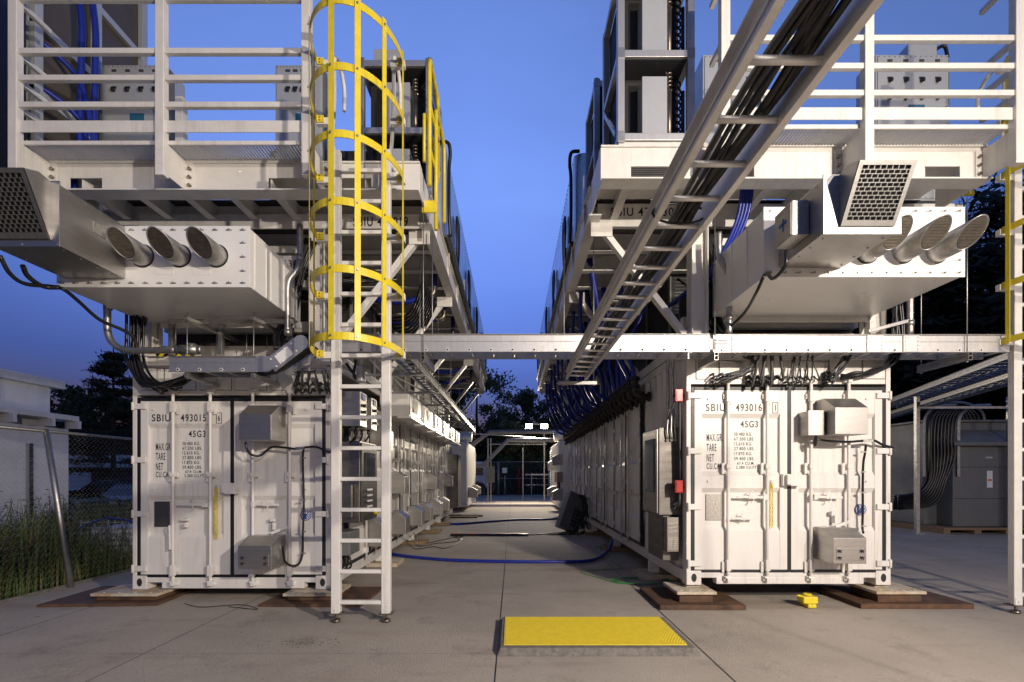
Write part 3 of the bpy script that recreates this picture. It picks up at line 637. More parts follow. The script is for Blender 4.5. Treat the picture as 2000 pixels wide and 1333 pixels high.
c.tube(spl([q(795, 320, 5.6), q(784, 360, 5.62), q(788, 378, 5.64), q(800, 345, 5.62), q(850, 352, 5.62), q(960, 358, 5.64), q(1060, 352, 5.66), q(1120, 350, 5.68), q(1170, 375, 5.72), q(1228, 390, 5.74)]), .014)
c.tube(spl([q(1075, 372, 5.68), q(1070, 420, 5.7), q(1060, 480, 5.72), q(1057, 600, 5.73), q(1057, 740, 5.73), q(1055, 840, 5.73), q(1060, 872, 5.6)]), .013)
for z in (415, 528, 645, 835): c.m(1).cb(q(1062, z, 5.7), .05, .03, .014)
c.m(1).cb(q(1085, 352, 5.64), .12, .03, .03)
tag(c.build('cable', [CABLE, GALV]), 'black cable linking the two vent hoods on the container marked 493016', 'cable', 'cables on the front doors')

# bearing plates and pads
def plates(x0, x1, y0, y1, h, label, rot=0):
    m = MB(); c = ((x0 + x1) / 2, (y0 + y1) / 2); pts = []
    for a, b in ((x0, y0), (x1, y0), (x1, y1), (x0, y1)):
        dx, dy = a - c[0], b - c[1]; pts.append((c[0] + dx * math.cos(rot) - dy * math.sin(rot), c[1] + dx * math.sin(rot) + dy * math.cos(rot), .002))
    m.prism(pts, (0, 0, h)); tag(m.build('steel_plate', RUST, None, .004), label, 'steel plate', 'rusty steel plates on the slab')
def pad(x0, x1, y0, y1, z0, z1, label, m_=None):
    m = MB(); m.box(x0, x1, y0, y1, z0, (z0 + z1) / 2 - .002); m.box(x0 + .015, x1 - .01, y0 + .01, y1 - .01, (z0 + z1) / 2 + .001, z1)
    tag(m.build('bearing_pad', m_ or RUSTY, None, .005), label, 'bearing pad', 'bearing pads under the containers')
plates(-5.55, -4.2, 5.65, 6.6, .03, 'rusty steel plate under the outer front corner of the left container', .05)
plates(-2.95, -1.75, 5.62, 6.55, .03, 'rusty steel plate under the inner front corner of the left container', -.03)
plates(1.68, 2.66, 5.50, 6.4, .055, 'rusty steel plate under the corner by the windowed cabinet', .0)
plates(4.0, 5.3, 5.55, 6.5, .055, 'rusty steel plate under the outer front corner of the right container', .0)
def pad2(x0, x1, y0, y1, z0, z1, label):
    t = thing('bearing_pad', label, 'bearing pad', ((x0 + x1) / 2, y0, z0), 'bearing pads under the containers')
    zc = z1 - .035
    MB().box(x0 + .04, x1 - .03, y0 + .04, y1, z0, zc - .002).build('rusty_block', RUST, t, .004); MB().box(x0, x1, y0, y1, zc, z1).build('pale_plate', RUSTY, t, .005)
    m = MB()
    for fx in (.15, .38, .62, .85): m.cyl((x0 + (x1 - x0) * fx, y0 + .06, z1), (x0 + (x1 - x0) * fx, y0 + .06, z1 + .004), .012, 8)
    m.build('stud', PAPER, t)
pad2(-5.05, -4.25, 5.78, 6.3, .034, .12, 'rust-streaked bearing pad under the outer front corner of the left container')
pad2(-2.75, -2.1, 5.78, 6.3, .034, .12, 'rust-streaked bearing pad under the inner front corner of the left container')
pad2(1.90, 2.36, 5.58, 6.1, .058, .19, 'rust-streaked bearing pad under the corner below the cooling unit')
pad2(4.22, 4.80, 5.60, 6.1, .058, .19, 'rust-streaked bearing pad under the outer front corner of the right container')
for x in (RX + .089, RX + CW - .089):
    tag(MB().cyl((x, 5.88, .191), (x, 5.88, .224), .06, 14).box(x - .08, x + .08, 5.80, 5.96, .1925, .202).build('corner_foot', RUSTY, None, .003), 'short foot between pad and %s corner of the right container' % ('inner' if x < 3 else 'outer'), 'foot')
for i, y in enumerate((8.3, 10.9, 13.0, 14.9)):
    t = thing('support_foot', '%s support foot under the aisle edge of the left container, counting back' % ORD[i], 'support foot', (-2.2, y, 0), 'support feet under the left container')
    MB().box(-2.34, -2.22, y - .06, y + .06, .072, .16).build('post', WHITE2, t, .003); MB().box(-2.45, -1.92, y - .25, y + .25, .003, .07).build('base_plate', RUSTY if i < 1 else WOOD, t, .004)
for i, y in enumerate((7.3, 9.9, 12.6, 15.3)):
    t = thing('support_foot', '%s support foot under the aisle edge of the right container, counting back' % ORD[i], 'support foot', (2.1, y, 0), 'support feet under the right container')
    MB().box(2.06, 2.2, y - .06, y + .06, .082, .25).build('post', WHITE2, t, .003); MB().box(1.86, 2.4, y - .25, y + .25, .003, .08).build('base_plate', RUSTY if i < 1 else WOOD, t, .004)
for i, (x, y, l) in enumerate(((-1.95, 17.4, .8), (-2.1, 18.3, .9), (-1.6, 18.0, .6))):
    tag(MB().box(x - .3, x + l - .1, y - .15, y + .12, .003, .05).build('wood_block', WOOD, None, .006), '%s flat timber block on the slab past the left container' % ('nearest', 'farthest', 'middle')[i], 'timber')

# ------------------------------------------------------------------ steel platforms above the containers
def platform(side):
    """left: side -1; right: side 1. Front railing posts, gratings, channel beam, joists, edge beam, braces."""
    if side < 0: xi, xo, yb, yp, zb0, zb1, posts = -1.016, -5.06, 5.30, 4.97, 4.64, 4.95, (-5.10, -3.60, -2.11); lab = 'left'
    else: xi, xo, yb, yp, zb0, zb1, posts = .93, 5.0, 5.10, 4.78, 4.64, 4.99, (4.98, 3.50, 2.09); lab = 'right'
    xl, xr = min(xi, xo), max(xi, xo)
    t = thing('steel_platform', 'white steel platform with slatted walkway and railing above the %s container' % lab, 'platform', ((xl + xr) / 2, yb, zb0))
    # channel beam with openings
    b = MB()
    holes = sorted([(-4.86, -4.5), (-2.68, -2.22), (-1.95, -1.55)] if side < 0 else [(1.25, 1.72), (2.3, 2.55), (4.35, 4.72)])
    x = xl
    for h0, h1 in holes:
        b.box(x, h0, yb, yb + .02, zb0, zb1); b.box(h0, h1, yb, yb + .02, zb0, zb0 + .03); b.box(h0, h1, yb, yb + .02, zb0 + .155, zb1); x = h1
    b.box(x, xr, yb, yb + .02, zb0, zb1)
    b.box(xl, xr, yb - .02, yb + .14, zb1 + .001, zb1 + .02); b.box(xl, xr, yb - .075, yb + .12, zb0 - .018, zb0 - .001)
    for xx in (xl, xr - .02): b.box(xx, xx + .02, yb + .021, yb + .6, zb0, zb1)
    b.build('front_beam', WHITE2, t, .003)
    if side > 0:
        lv = MB()
        for i in range(6): lv.box(1.26, 1.71, yb + .004, yb + .016, zb0 + .035 + i * .02, zb0 + .047 + i * .02)
        lv.build('louver', DARKG, t)
    # inner side: edge beam running back
    e = MB(); xe = xi; s = 1 if side < 0 else -1           # s points into the aisle
    yend = 17.6
    e.box(*sorted((xe - s * .012, xe + s * .002)), yb + .62, yend, 4.62, 4.93)
    e.box(*sorted((xe - s * .12, xe + s * .03)), yb + .6, yend, 4.60, 4.618)
    e.box(*sorted((xe - s * .10, xe + s * .03)), yb + .6, yend, 4.932, 4.95)
    y = yb + 1.0
    while y < yend - .1:
        e.box(*sorted((xe + s * .003, xe + s * .028)), y, y + .012, 4.619, 4.931); e.box(*sorted((xe + s * .03, xe + s * .04)), y - .03, y + .04, 4.75, 5.3); y += 1.2
    e.build('edge_beam', WHITE2, t, .002)
    # joists under the deck
    x = xl + .32
    while x < xr - .2:
        jn = MB(); jn.box(x - .006, x + .006, yb + .03, 6.05, 4.70, 4.9); jn.box(x - .045, x + .045, yb + .03, 6.05, 4.688, 4.70); jn.build('joist', WHITE2, t); x += .52
    for k, y in enumerate((6.05, 6.75, 7.4, 8.05, 8.7, 9.4, 10.3, 11.2, 12.1, 13.1, 14.2, 15.3, 16.4, 17.4)):
        jn = MB(); jn.box(xl + .03, xr - .03, y, y + .012, 4.66, 4.9); jn.box(xl + .03, xr - .03, y - .05, y + .06, 4.645, 4.659); jn.build('cross_joist', WHITE2, t)
    MB().box(xl + .03, xr - .05, yb + .14, 5.9, 4.905, 4.915).build('deck_plate', WHITE2, t)
    cs = MB(); y = 5.92; vs = []; k = 0
    while y < yend:
        for a, dz in ((0, 0), (.07, 0), (.1, .035), (.17, .035)): vs += [(xl, y + a, 4.905 + dz), (xr - .03 if side < 0 else xr, y + a, 4.905 + dz)]
        y += .2
    cs.add(vs, [(2 * i, 2 * i + 1, 2 * i + 3, 2 * i + 2) for i in range(len(vs) // 2 - 1)]); cs.build('corrugated_deck', CORR, t)
    # walkway in front of the beam
    px0, px1 = min(posts), max(posts)
    gr = MB(); x = px0 + .03
    while x < px1 - .02:
        gr.box(x, x + .005, yp + .05, yb - .03, 4.965 + (0 if side < 0 else .03), 4.995 + (0 if side < 0 else .03)); x += .034
    zg = 4.965 + (0 if side < 0 else .03)
    gr.box(px0, px1, yp + .035, yp + .05, zg - .006, zg + .034); gr.box(px0, px1, yb - .028, yb - .021, zg - .005, zg + .034)
    gr.build('grating', WHITE2, t)
    ztop = 6.47 if side < 0 else 6.52
    for i, x in enumerate(posts):
        MB().box(x - .045, x + .045, yp - .045, yp + .035, 4.60, ztop).build('railing_post', WHITE2, t, .006)
        gp = MB(); gx = x + (.03 if (side < 0 or x < 4) else -.03)
        if side > 0: gx = x - .03
        gp.prism([(gx - .006, yp + .035, 4.63), (gx - .006, yb - .002, 4.645), (gx - .006, yb - .002, 4.955), (gx - .006, yp + .035, 4.955)], (.012, 0, 0))
        bx = 1 if side < 0 else -1
        gp.box(*sorted((gx, gx + bx * .075)), yb - .012, yb - .002, 4.645, 4.95)
        go = gp.build('bracket_plate', WHITE2, t)
        bb = MB(); bolts(bb, [(gx + bx * .045, yb - .012, z) for z in (4.70, 4.79, 4.88)], .017, (0, -1, 0), .03); bb.build('bolts', BRASS, go)
    rails = ((6.42, .05), (5.88, .055), (5.605, .055), (5.33, .055)) if side < 0 else ((6.45, .05), (5.84, .055), (5.565, .055), (5.30, .055))
    ps = sorted(posts)
    for a, b_ in zip(ps[:-1], ps[1:]):
        for z, h in rails: MB().box(a + .046, b_ - .046, yp - .03, yp + .02, z - h / 2, z + h / 2).build('rail', WHITE2, t, .006)
        zt = 5.055 if side < 0 else 5.045
        MB().box(a + .046, b_ - .046, yp - .012, yp - .002, zt, zt + .12).build('toe_board', WHITE2, t, .002)
    xo_ = posts[0]
    for z, h in rails[:]:
        MB().bar((xo_, yp + .036, z), (xo_, yp + .36, z), .045, .05).build('rail', WHITE2, t, .004)
    if side > 0:
        for z, h in rails[:3]: MB().bar((posts[2], yp + .036, z), (posts[2], yp + .3, z), .045, .05).build('rail', WHITE2, t, .004)
    # posts between container and platform, diagonal braces, horizontal frame members
    cx = LX if side < 0 else RX; y0 = (LY if side < 0 else RY); ztc = (LZ if side < 0 else RZ) + CH + .015
    inn = cx + CW if side < 0 else cx                        # inner face of the container
    sg = -1 if side < 0 else 1
    for (u, yy) in ((.17, y0 + .1), (CW - .14, y0 + .1), (.17, y0 + CL - .4), (CW - .14, y0 + CL - .4), (.17, y0 + 6.0), (CW - .14, y0 + 6.0)):
        xx = inn + sg * u
        p = MB(); p.box(xx - .10, xx + .10, yy - .012, yy + .012, ztc + .02, 4.635); p.box(xx - .10, xx - .086, yy - .09, yy + .09, ztc + .02, 4.635); p.box(xx + .086, xx + .10, yy - .09, yy + .09, ztc + .02, 4.635)
        p.box(xx - .16, xx + .16, yy - .13, yy + .13, ztc, ztc + .02); p.build('support_column', WHITE2, t, .003)
        for ux in (-.13, .13):
            p = MB(); a = .24; p.prism([(xx + (ux / .13) * .101, yy - .006, ztc + .021), (xx + (ux / .13) * .2, yy - .006, ztc + .021), (xx + (ux / .13) * .101, yy - .006, ztc + a)], (0, .012, 0)); p.build('gusset', WHITE2, t)
    for z in (4.42, 3.98):
        MB().box(*sorted((inn + sg * .3, inn + sg * (CW - .2))), y0 + .2, y0 + .3, z - .045, z + .045).build('frame_member', WHITE2, t, .004)
    MB().box(*sorted((inn + sg * .05, inn + sg * (CW - .05))), y0 + .25, y0 + .4, ztc + .02, ztc + .2).build('base_member', WHITE2, t, .004)
    MB().box(*sorted((inn + sg * .02, inn + sg * .14)), y0 + .5, y0 + CL - .5, ztc + .005, ztc + .14).build('base_member', WHITE2, t, .004)
    MB().box(*sorted((inn + sg * .1, inn + sg * (CW - .1))), y0 + .52, y0 + .56, ztc + .02, 3.85).build('dark_gap_sheet', DARKG, t)  # added dark sheet, closes the dim gap so no sky shows through
    MB().box(*sorted((inn + sg * .1, inn + sg * (CW - .1))), y0 + .40, y0 + .5, 3.42, 3.56).build('frame_member', WHITE2, t, .004)
    # end rail that carries the container lettering
    MB().box(xl + .15, xr - .08, 5.96, 6.04, 4.62, 4.685).build('end_rail', WHITE2, t, .003)
    yy = y0 + .15
    for k in range(6):
        b = MB(); b.bar((inn - sg * .02 + sg * .1, yy, ztc + .08), (xi + sg * .12, yy, 4.60), .07, .10, (0, 1, 0)); b.build('diagonal_brace', WHITE2, t, .004)
        b = MB(); b.box(*sorted((xi + sg * .02, xi + sg * .28)), yy - .067, yy - .053, 4.43, 4.597)
        b.build('brace_gusset', WHITE2, t)
        yy += 2.25
    for k in range(3):
        y = y0 + 1.5 + k * 3
        MB().bar((inn + sg * .2, y, ztc + .1), (inn + sg * 2.1, y, 4.5), .08, .08, (0, 1, 0)).build('cross_brace', WHITE2, t); MB().bar((inn + sg * 2.1, y + .1, ztc + .1), (inn + sg * .2, y + .1, 4.5), .08, .08, (0, 1, 0)).build('cross_brace', WHITE2, t)
    return t
pl_l = platform(-1); pl_r = platform(1)
lettering('SBIU 471019', P(690, 0, 5.955).x, P(797, 0, 5.955).x, P(0, 443, 5.955).z, P(0, 424, 5.955).z, 5.953, pl_l)
lettering('SBIU 471030', P(1193, 0, 5.955).x, P(1315, 0, 5.955).x, P(0, 423, 5.955).z, P(0, 406, 5.955).z, 5.953, pl_r)
lettering('SBIU 476013', P(1760, 0, 5.955).x, P(1880, 0, 5.955).x, P(0, 429, 5.955).z, P(0, 413, 5.955).z, 5.953, pl_r)
# white end panels that carry that lettering, hanging under the deck
MB().box(-4.6, -1.15, 5.955, 5.975, 4.575, 4.75).build('end_panel', WHITE2, pl_l); MB().box(1.05, 4.6 + .95, 5.955, 5.975, 4.60, 4.88).build('end_panel', WHITE2, pl_r)
m = MB(); m.box(-2.95, -2.62, 6.0, 6.02, 4.08, 4.26); m.build('number_panel', WHITE2, pl_l); lettering('4130', P(543, 0, 5.99).x, P(580, 0, 5.99).x, P(0, 522, 5.99).z, P(0, 508, 5.99).z, 5.996, pl_l)

# dark blocks added to fill the dim space between container roof and platform
for lab, x0, x1, y0, z0 in (('left', -4.5, -2.42, 7.2, 3.01), ('right', 2.3, 4.3, 7.0, 3.12)):
    t = thing('dark_filler', 'dark block added to fill the dim gap on the roof of the %s container' % lab, 'filler block', ((x0 + x1) / 2, y0, z0))
    MB().box(x0, x1, y0, 17.2, z0, 4.45).build('filler_body', DARK, t, .01)
    gm = MB()
    for i in range(24): gm.box(x0 + .05, x1 - .05, y0 - .012, y0 - .002, z0 + .1 + i * .05, z0 + .115 + i * .05)
    gm.build('mesh_face', DARKG, t)
    fr = MB()
    for i in range(9): fr.box(x0 - .02 if lab == 'right' else x1, x0 if lab == 'right' else x1 + .02, y0 + i * 1.2, y0 + i * 1.2 + .08, z0, 4.45)
    fr.each('frame_strip', GREY, t)

# ------------------------------------------------------------------ caged ladders
def caged_ladder(cx, d, z_off, ztop, label, foot=0.0):
    t = thing('caged_ladder', label, 'ladder', (cx, d, 0), 'caged access ladders')
    for s in (-1, 1):
        x = cx + s * .262
        MB().box(x - .045, x + .045, d - .03, d + .045, .10, ztop).build('ladder_rail', WHITE2, t, .006)
        f = MB(); f.box(x - .07, x + .07, d - .05, d + .065, .088, .099); f.cyl((x, d, .03), (x, d, .088), .014, 8); f.cyl((x, d, .005), (x, d, .032), .045, 12); f.build('foot', BRASS, t)
        f = MB(); f.box(x - .04, x + .04, d - .036, d - .03, .10, .19); f.cyl((x, d - .045, .14), (x, d - .036, .14), .012, 8); f.build('foot_bracket', WHITE2, t)
    z = .21
    while z < ztop - .1:
        MB().box(cx - .217, cx + .217, d - .022, d + .022, z - .02, z + .02).build('rung', WHITE2, t, .004); z += .322
    hz = [2.80, 3.41, 4.02, 4.63, 5.24, 5.84]; hz = [h + z_off for h in hz]
    A, B = .45, .66
    def pt(a, z, r=1.0): return (cx + A * r * math.cos(a), d - .03 - B * r * math.sin(a) ** 1.0, z)
    for h in hz:
        m = MB(); n = 28; vs = []
        for i in range(n + 1):
            a = math.pi * i / n
            # flat strap, 75 mm tall
            px, py, _ = pt(a, h); qx, qy, _ = pt(a, h, .985)
            vs += [(px, py, h - .035), (px, py, h + .035), (qx, qy, h + .035), (qx, qy, h - .035)]
        fs = []
        for i in range(n):
            b = 4 * i
            for k in range(4): fs.append((b + k, b + (k + 1) % 4, b + 4 + (k + 1) % 4, b + 4 + k))
        fs += [(0, 1, 2, 3), (4 * n, 4 * n + 1, 4 * n + 2, 4 * n + 3)]
        m.add(vs, fs)
        for s in (-1, 1): m.box(*sorted((cx + s * .445, cx + s * .38)), d - .04, d - .028, h - .035, h + .035)
        ho = m.build('cage_hoop', YEL, t)
        br = MB()
        for s in (-1, 1): br.box(*sorted((cx + s * .308, cx + s * .46)), d - .026, d + .03, h - .045, h + .025)
        br.each('hoop_bracket', WHITE2, t, .004)
        bo = MB(); bolts(bo, [(cx + s * .42, d - .04, h + k) for s in (-1, 1) for k in (-.015, .015)], .008); bo.build('bolts', GALV, ho)
    for a in (R(4), R(38), R(68), R(97), R(142), R(174)):
        px, py, _ = pt(a, 0, 1.012); qx, qy = (px - pt(a + .01, 0)[0]), 0
        tx = Vector((-A * math.sin(a), -B * math.cos(a), 0)).normalized()
        m = MB(); m.bar((px, py, hz[0] - .035), (px, py, hz[-1] + .06), .005, .055 if .6 < a < 2.7 else .045, tx); m.build('cage_strap', YEL, t)
    bo = MB()
    for h in hz:
        for a in (R(38), R(68), R(97), R(142)):
            p = Vector(pt(a, h, 1.03)); bo.cyl(p, p + Vector((math.cos(a) * .006, -math.sin(a) * .006, 0)), .010, 6)
    bo.build('strap_bolts', GALV, t)
    for s in (-1, 1):        # grab rails beside the top
        x = cx + s * (.33 if s < 0 else .30)
        m = MB(); m.tube(spl([(x, d + .25, ztop - .05), (x - .03 * s, d + .12, ztop - .03), (x - .0 * s, d + .08, ztop + .15), (x + .02, d + .08, ztop + .6), (x + .02, d + .08, ztop + 1.0), (x + .02, d + .14, ztop + 1.08), (x + .02, d + .25, ztop + 1.1), (x + .02, d + .38, ztop + .95), (x + .02, d + .38, ztop + .7)]), .021, 10)
        m.build('grab_rail', WHITE2, t)
    return t
caged_ladder(-1.583, 5.06, 0, 4.93, 'tall white ladder with a complete yellow safety cage, left of the aisle')
caged_ladder(5.86, 5.38, .22, 5.1, 'white ladder with yellow safety cage cut by the right edge of the photo')

# yellow safety gate at the inner end of the left platform
t = thing('safety_gate', 'yellow tubular safety gate at the aisle end of the left platform', 'safety gate', (-.98, 5.5, 4.5))
g1 = MB(); X1 = -.93
g1.tube([(X1, 5.42, 4.78), (X1, 5.42, 6.13), (X1 - .0, 5.44, 6.2), (X1, 5.5, 6.22), (X1, 5.95, 6.22), (X1, 6.02, 6.18), (X1, 6.05, 6.1)], .024, 10)
g1.tube([(X1, 6.05, 6.1), (X1, 6.05, 5.2), (X1, 5.42, 5.2)], .02, 10); g1.tube([(X1, 5.42, 5.7), (X1, 6.05, 5.7)], .02, 10)
g1.build('outer_frame', YEL, t)
g1 = MB(); g1.tube([(X1 + .02, 5.75, 4.45), (X1 + .02, 5.75, 5.86), (X1 + .02, 5.82, 5.92), (X1 + .02, 6.4, 5.92), (X1 + .02, 6.45, 5.85), (X1 + .02, 6.45, 4.9)], .024, 10)
g1.tube([(X1 - .06, 5.42, 5.05), (X1 - .06, 5.42, 5.58), (X1 - .06, 5.5, 5.64), (X1 - .06, 6.2, 5.64)], .018, 10); g1.build('inner_frame', YEL, t)
MB().box(X1 - .12, X1 + .05, 5.60, 5.62, 4.58, 4.72).build('mounting_plate', YEL, t, .003)
t = thing('yellow_handrail', 'yellow tubular handrail behind the railing at the far right', 'handrail', (5.7, 6, 4.95))
m = MB(); m.tube(spl([(5.55, 5.9, 5.0), (5.55, 5.9, 5.62), (5.58, 5.9, 5.7), (5.8, 5.9, 5.7)], 4), .022, 8); m.tube([(5.62, 5.5, 5.35), (5.95, 5.6, 5.95), (6.0, 5.9, 6.3)], .022, 8); m.build('tube', YEL, t)
MB().box(5.50, 5.62, 5.88, 5.92, 4.95, 5.0).build('base', YEL, t)

# ------------------------------------------------------------------ white exhaust ducts with pipes, stainless intakes
def duct(x0, x1, yf, yb, z0, z1, pipes, label, L0=.28):
    t = thing('exhaust_duct', label, 'duct', ((x0 + x1) / 2, yf, z0), 'white exhaust duct boxes')
    MB().box(x0, x1, yf, yb, z0, z1).build('duct_body', DUCTW, t, .004)
    fp = MB(); fp.box(x0 - .012, x1 + .012, yf - .012, yf - .001, z0 - .012, z1 + .012); fp.build('front_plate', DUCTW, t, .003)
    b = MB(); n = 14
    for i in range(n):
        x = x0 + .05 + i * (x1 - x0 - .1) / (n - 1)
        for z in (z0 + .03, z1 - .03): b.cyl((x, yf - .035, z), (x, yf - .012, z), .008, 6); b.box(x - .035, x + .02, yf - .018, yf - .0125, z - .008, z + .004)
    for i in range(3):
        z = z0 + .15 + i * .14; b.cyl((x1 - .05, yf - .035, z), (x1 - .05, yf - .012, z), .008, 6); b.box(x1 - .085, x1 - .03, yf - .018, yf - .0125, z - .008, z + .004)
    b.build('bolts', GALV, t)
    r = MB()
    for k in (.10, .33, .38, .43, .68, .73, .98): r.box(x1 + .0005, x1 + .008, yf + k, yf + k + .016, z0 + .01, z1 - .01)
    for k in (.33, .68): r.box(x0 - .008, x0 - .0005, yf + k, yf + k + .016, z0 + .01, z1 - .01)
    r.build('ribs', DUCTW, t)
    fl = MB(); fl.box(x0 + .2, x1 + .02, yb - .04, yb - .02, z0 - .07, z0 - .002); bolts(fl, [(x0 + .3 + i * .18, yb - .04, z0 - .035) for i in range(int((x1 - x0 - .2) / .18))], .012)
    fl.build('rear_flange', GREY if False else WHITE2, t)
    for px, pz in pipes:
        p = MB(); n = 24; rr = .105; vs = []
        for i in range(n):
            a = 2 * math.pi * i / n; c, s = math.cos(a), math.sin(a)
            L = L0 + .11 * s
            vs += [(px + rr * c, yf - .004, pz + rr * s), (px + rr * c, yf - L, pz + rr * s), (px + (rr - .008) * c, yf - L - .002, pz + (rr - .008) * s), (px + (rr - .008) * c, yf - L + .03, pz + (rr - .008) * s)]
        fs = []
        for i in range(n):
            a, b2 = 4 * i, 4 * ((i + 1) % n)
            fs += [(a, b2, b2 + 1, a + 1), (a + 1, b2 + 1, b2 + 2, a + 2), (a + 2, b2 + 2, b2 + 3, a + 3)]
        p.add(vs, fs, True); po = p.build('exhaust_pipe', GALV, t)
        ms = MB(); ms.add([(px + (rr - .009) * math.cos(2 * math.pi * i / n), yf - (L0 + .11 * math.sin(2 * math.pi * i / n)) + .012, pz + (rr - .009) * math.sin(2 * math.pi * i / n)) for i in range(n)], [tuple(range(n))])
        ms.build('mesh_screen', DARKG, po)
        gr = MB()
        for k in range(-11, 12):
            o = k * .0085; hh = math.sqrt(max(.0, (rr - .012) ** 2 - o * o))
            gr.bar((px - hh, yf - L0 - .11 * o / rr + .004, pz + o), (px + hh, yf - L0 - .11 * o / rr + .004, pz + o), .003, .0028)
            sl_ = .11 / rr
            gr.bar((px + o, yf - L0 + sl_ * hh + .004, pz - hh), (px + o, yf - L0 - sl_ * hh + .004, pz + hh), .0028, .003, (0, 1, 0))
        gr.build('wire_mesh', BRASS, po)
        ring = MB(); 
        for i in range(n):
            a, c2 = 2 * math.pi * i / n, 2 * math.pi * (i + 1) / n
            ring.add([(px + q_ * math.cos(w_), yf - .014, pz + q_ * math.sin(w_)) for q_, w_ in ((rr + .001, a), (rr + .014, a), (rr + .014, c2), (rr + .001, c2))], [(0, 1, 2, 3)])
        ring.build('collar', BLACK, po)
    pn = MB()
    for px, pz in pipes[:2]:
        pn.box(px + .13, px + .31, yf - .016, yf - .013, z0 + .11, z0 + .27)
    pn.each('patch_plate', DUCTW, t)
    return t
duct(-4.55, -2.64, 4.85, 6.02, 3.43, 4.02, ((-3.70, 3.73), (-3.33, 3.73), (-2.96, 3.73)), 'white duct box above the left container with three slant-cut exhaust pipes')
duct(2.42, 4.33, 4.65, 5.85, 3.45, 4.10, ((3.40, 3.68), (3.74, 3.68), (4.06, 3.68)), 'white duct box above the right container with three slant-cut exhaust pipes', .38)

def intake(x0, x1, yf, yb, z0, z1, side, label):
    t = thing('air_intake', label, 'air intake', ((x0 + x1) / 2, yf, z0), 'stainless air intakes')
    MB().box(x0, x1, yf, yb, z0, z1).build('intake_body', STEEL, t, .004)
    MB().box(x0 - .02, x1 + .02, yf - .012, yf - .001, z0 - .02, z1 + .02).build('flange', STEEL, t, .003)
    hx0, hx1 = x0 + .11, x1 - .05; zt, zb = z1 - .02, z0 + .06; pt_, pb = .25, .03
    h = MB()
    h.add([(hx0, yf - .013, zb - .02), (hx0, yf - pb, zb - .02), (hx0, yf - pt_, zt), (hx0, yf - .12, zt + .05), (hx0, yf - .013, zt + .03)], [(0, 1, 2, 3, 4)])
    h.add([(hx1, yf - .013, zb - .02), (hx1, yf - pb, zb - .02), (hx1, yf - pt_, zt), (hx1, yf - .12, zt + .05), (hx1, yf - .013, zt + .03)], [(0, 1, 2, 3, 4)])
    h.add([(hx0, yf - pt_, zt), (hx1, yf - pt_, zt), (hx1, yf - .12, zt + .05), (hx0, yf - .12, zt + .05), (hx0, yf - .013, zt + .03), (hx1, yf - .013, zt + .03)], [(0, 1, 2, 3), (3, 2, 5, 4)])
    h.add([(hx0, yf - .013, zb - .02), (hx1, yf - .013, zb - .02), (hx1, yf - pb, zb - .02), (hx0, yf - pb, zb - .02)], [(0, 1, 2, 3)])
    ho = h.build('rain_hood', STEEL, t)
    def S_(u, v, off=0):      # point on the slanted mouth, u across, v up
        a = Vector((hx0 + (hx1 - hx0) * u, yf - pb - (pt_ - pb) * v, zb - .02 + (zt - zb + .02) * v))
        nrm = Vector((0, -(zt - zb + .02), -(pt_ - pb))).normalized(); return a + nrm * off
    d = MB(); d.add([S_(0.01, 0.01, -.025), S_(.99, 0.01, -.025), S_(.99, .99, -.025), S_(.01, .99, -.025)], [(0, 1, 2, 3)]); d.build('dark_mouth_sheet', DARK, ho)  # dark sheet behind the grille stands for the shade inside the hood
    g_ = MB(); nrow, ncol = 13, 8
    def slat(u0, v0, u1, v1):
        g_.add([S_(u0, v0, .002), S_(u1, v0, .002), S_(u1, v1, .002), S_(u0, v1, .002), S_(u0, v0, -.012), S_(u1, v0, -.012), S_(u1, v1, -.012), S_(u0, v1, -.012)],
               [(0, 1, 2, 3), (4, 5, 6, 7), (0, 1, 5, 4), (1, 2, 6, 5), (2, 3, 7, 6), (3, 0, 4, 7)])
    slat(0, 0, .075, 1); slat(.925, 0, 1, 1); slat(.075, 0, .925, .09); slat(.075, .93, .925, 1)
    for i in range(1, nrow): v = .09 + .84 * i / nrow; slat(.075, v - .0045, .925, v + .0045)
    for i in range(nrow):
        v0, v1 = .09 + .84 * i / nrow + .0045, .09 + .84 * (i + 1) / nrow - .0045
        for k in range(ncol + 1):
            u = .075 + .85 * (k + (.5 if i % 2 else 0)) / ncol
            if .09 < u < .91: slat(u - .006, v0, u + .006, v1)
    g_.build('grille', GALV, ho)
    r = MB(); bolts(r, [(x0 + .0, yf + .1 + i * .17, z) for i in range(4) for z in (z0 + .03, z1 - .03)], .007, (-1, 0, 0), .004); bolts(r, [(x1, yf + .1 + i * .17, z) for i in range(4) for z in (z0 + .03, z1 - .03)], .007, (1, 0, 0), .004)
    for i in range(4):
        for xx in (x0 + .05, x1 - .05): r.cyl((xx, yf + .1 + i * .17, z0 - .006), (xx, yf + .1 + i * .17, z0), .008, 6)
    bolts(r, [(a, yf - .012, b) for a in (x0, (x0 + x1) / 2, x1) for b in (z0, z1)], .007, (0, -1, 0), .004)
    r.build('rivets', GALV, t)
    return t
it_l = intake(-4.47, -3.87, 4.12, 4.83, 3.50, 4.02, -1, 'stainless air intake with slanted grille on the left duct box')
MB().box(-3.869, -3.864, 4.46, 4.60, 3.78, 3.88).build('label_plate', PLATE, it_l)
it_r = intake(2.55, 3.15, 3.95, 4.63, 3.52, 3.97, 1, 'stainless air intake with slanted grille on the right duct box')
t = thing('junction_box', 'stainless junction box with blue tape on the side of the right air intake', 'junction box', (2.5, 4.2, 3.6))
MB().box(2.40, 2.545, 4.15, 4.42, 3.60, 3.90).build('box_body', STEEL, t, .005); MB().box(2.392, 2.40, 4.16, 4.41, 3.61, 3.89).build('cover', STEEL, t, .003)
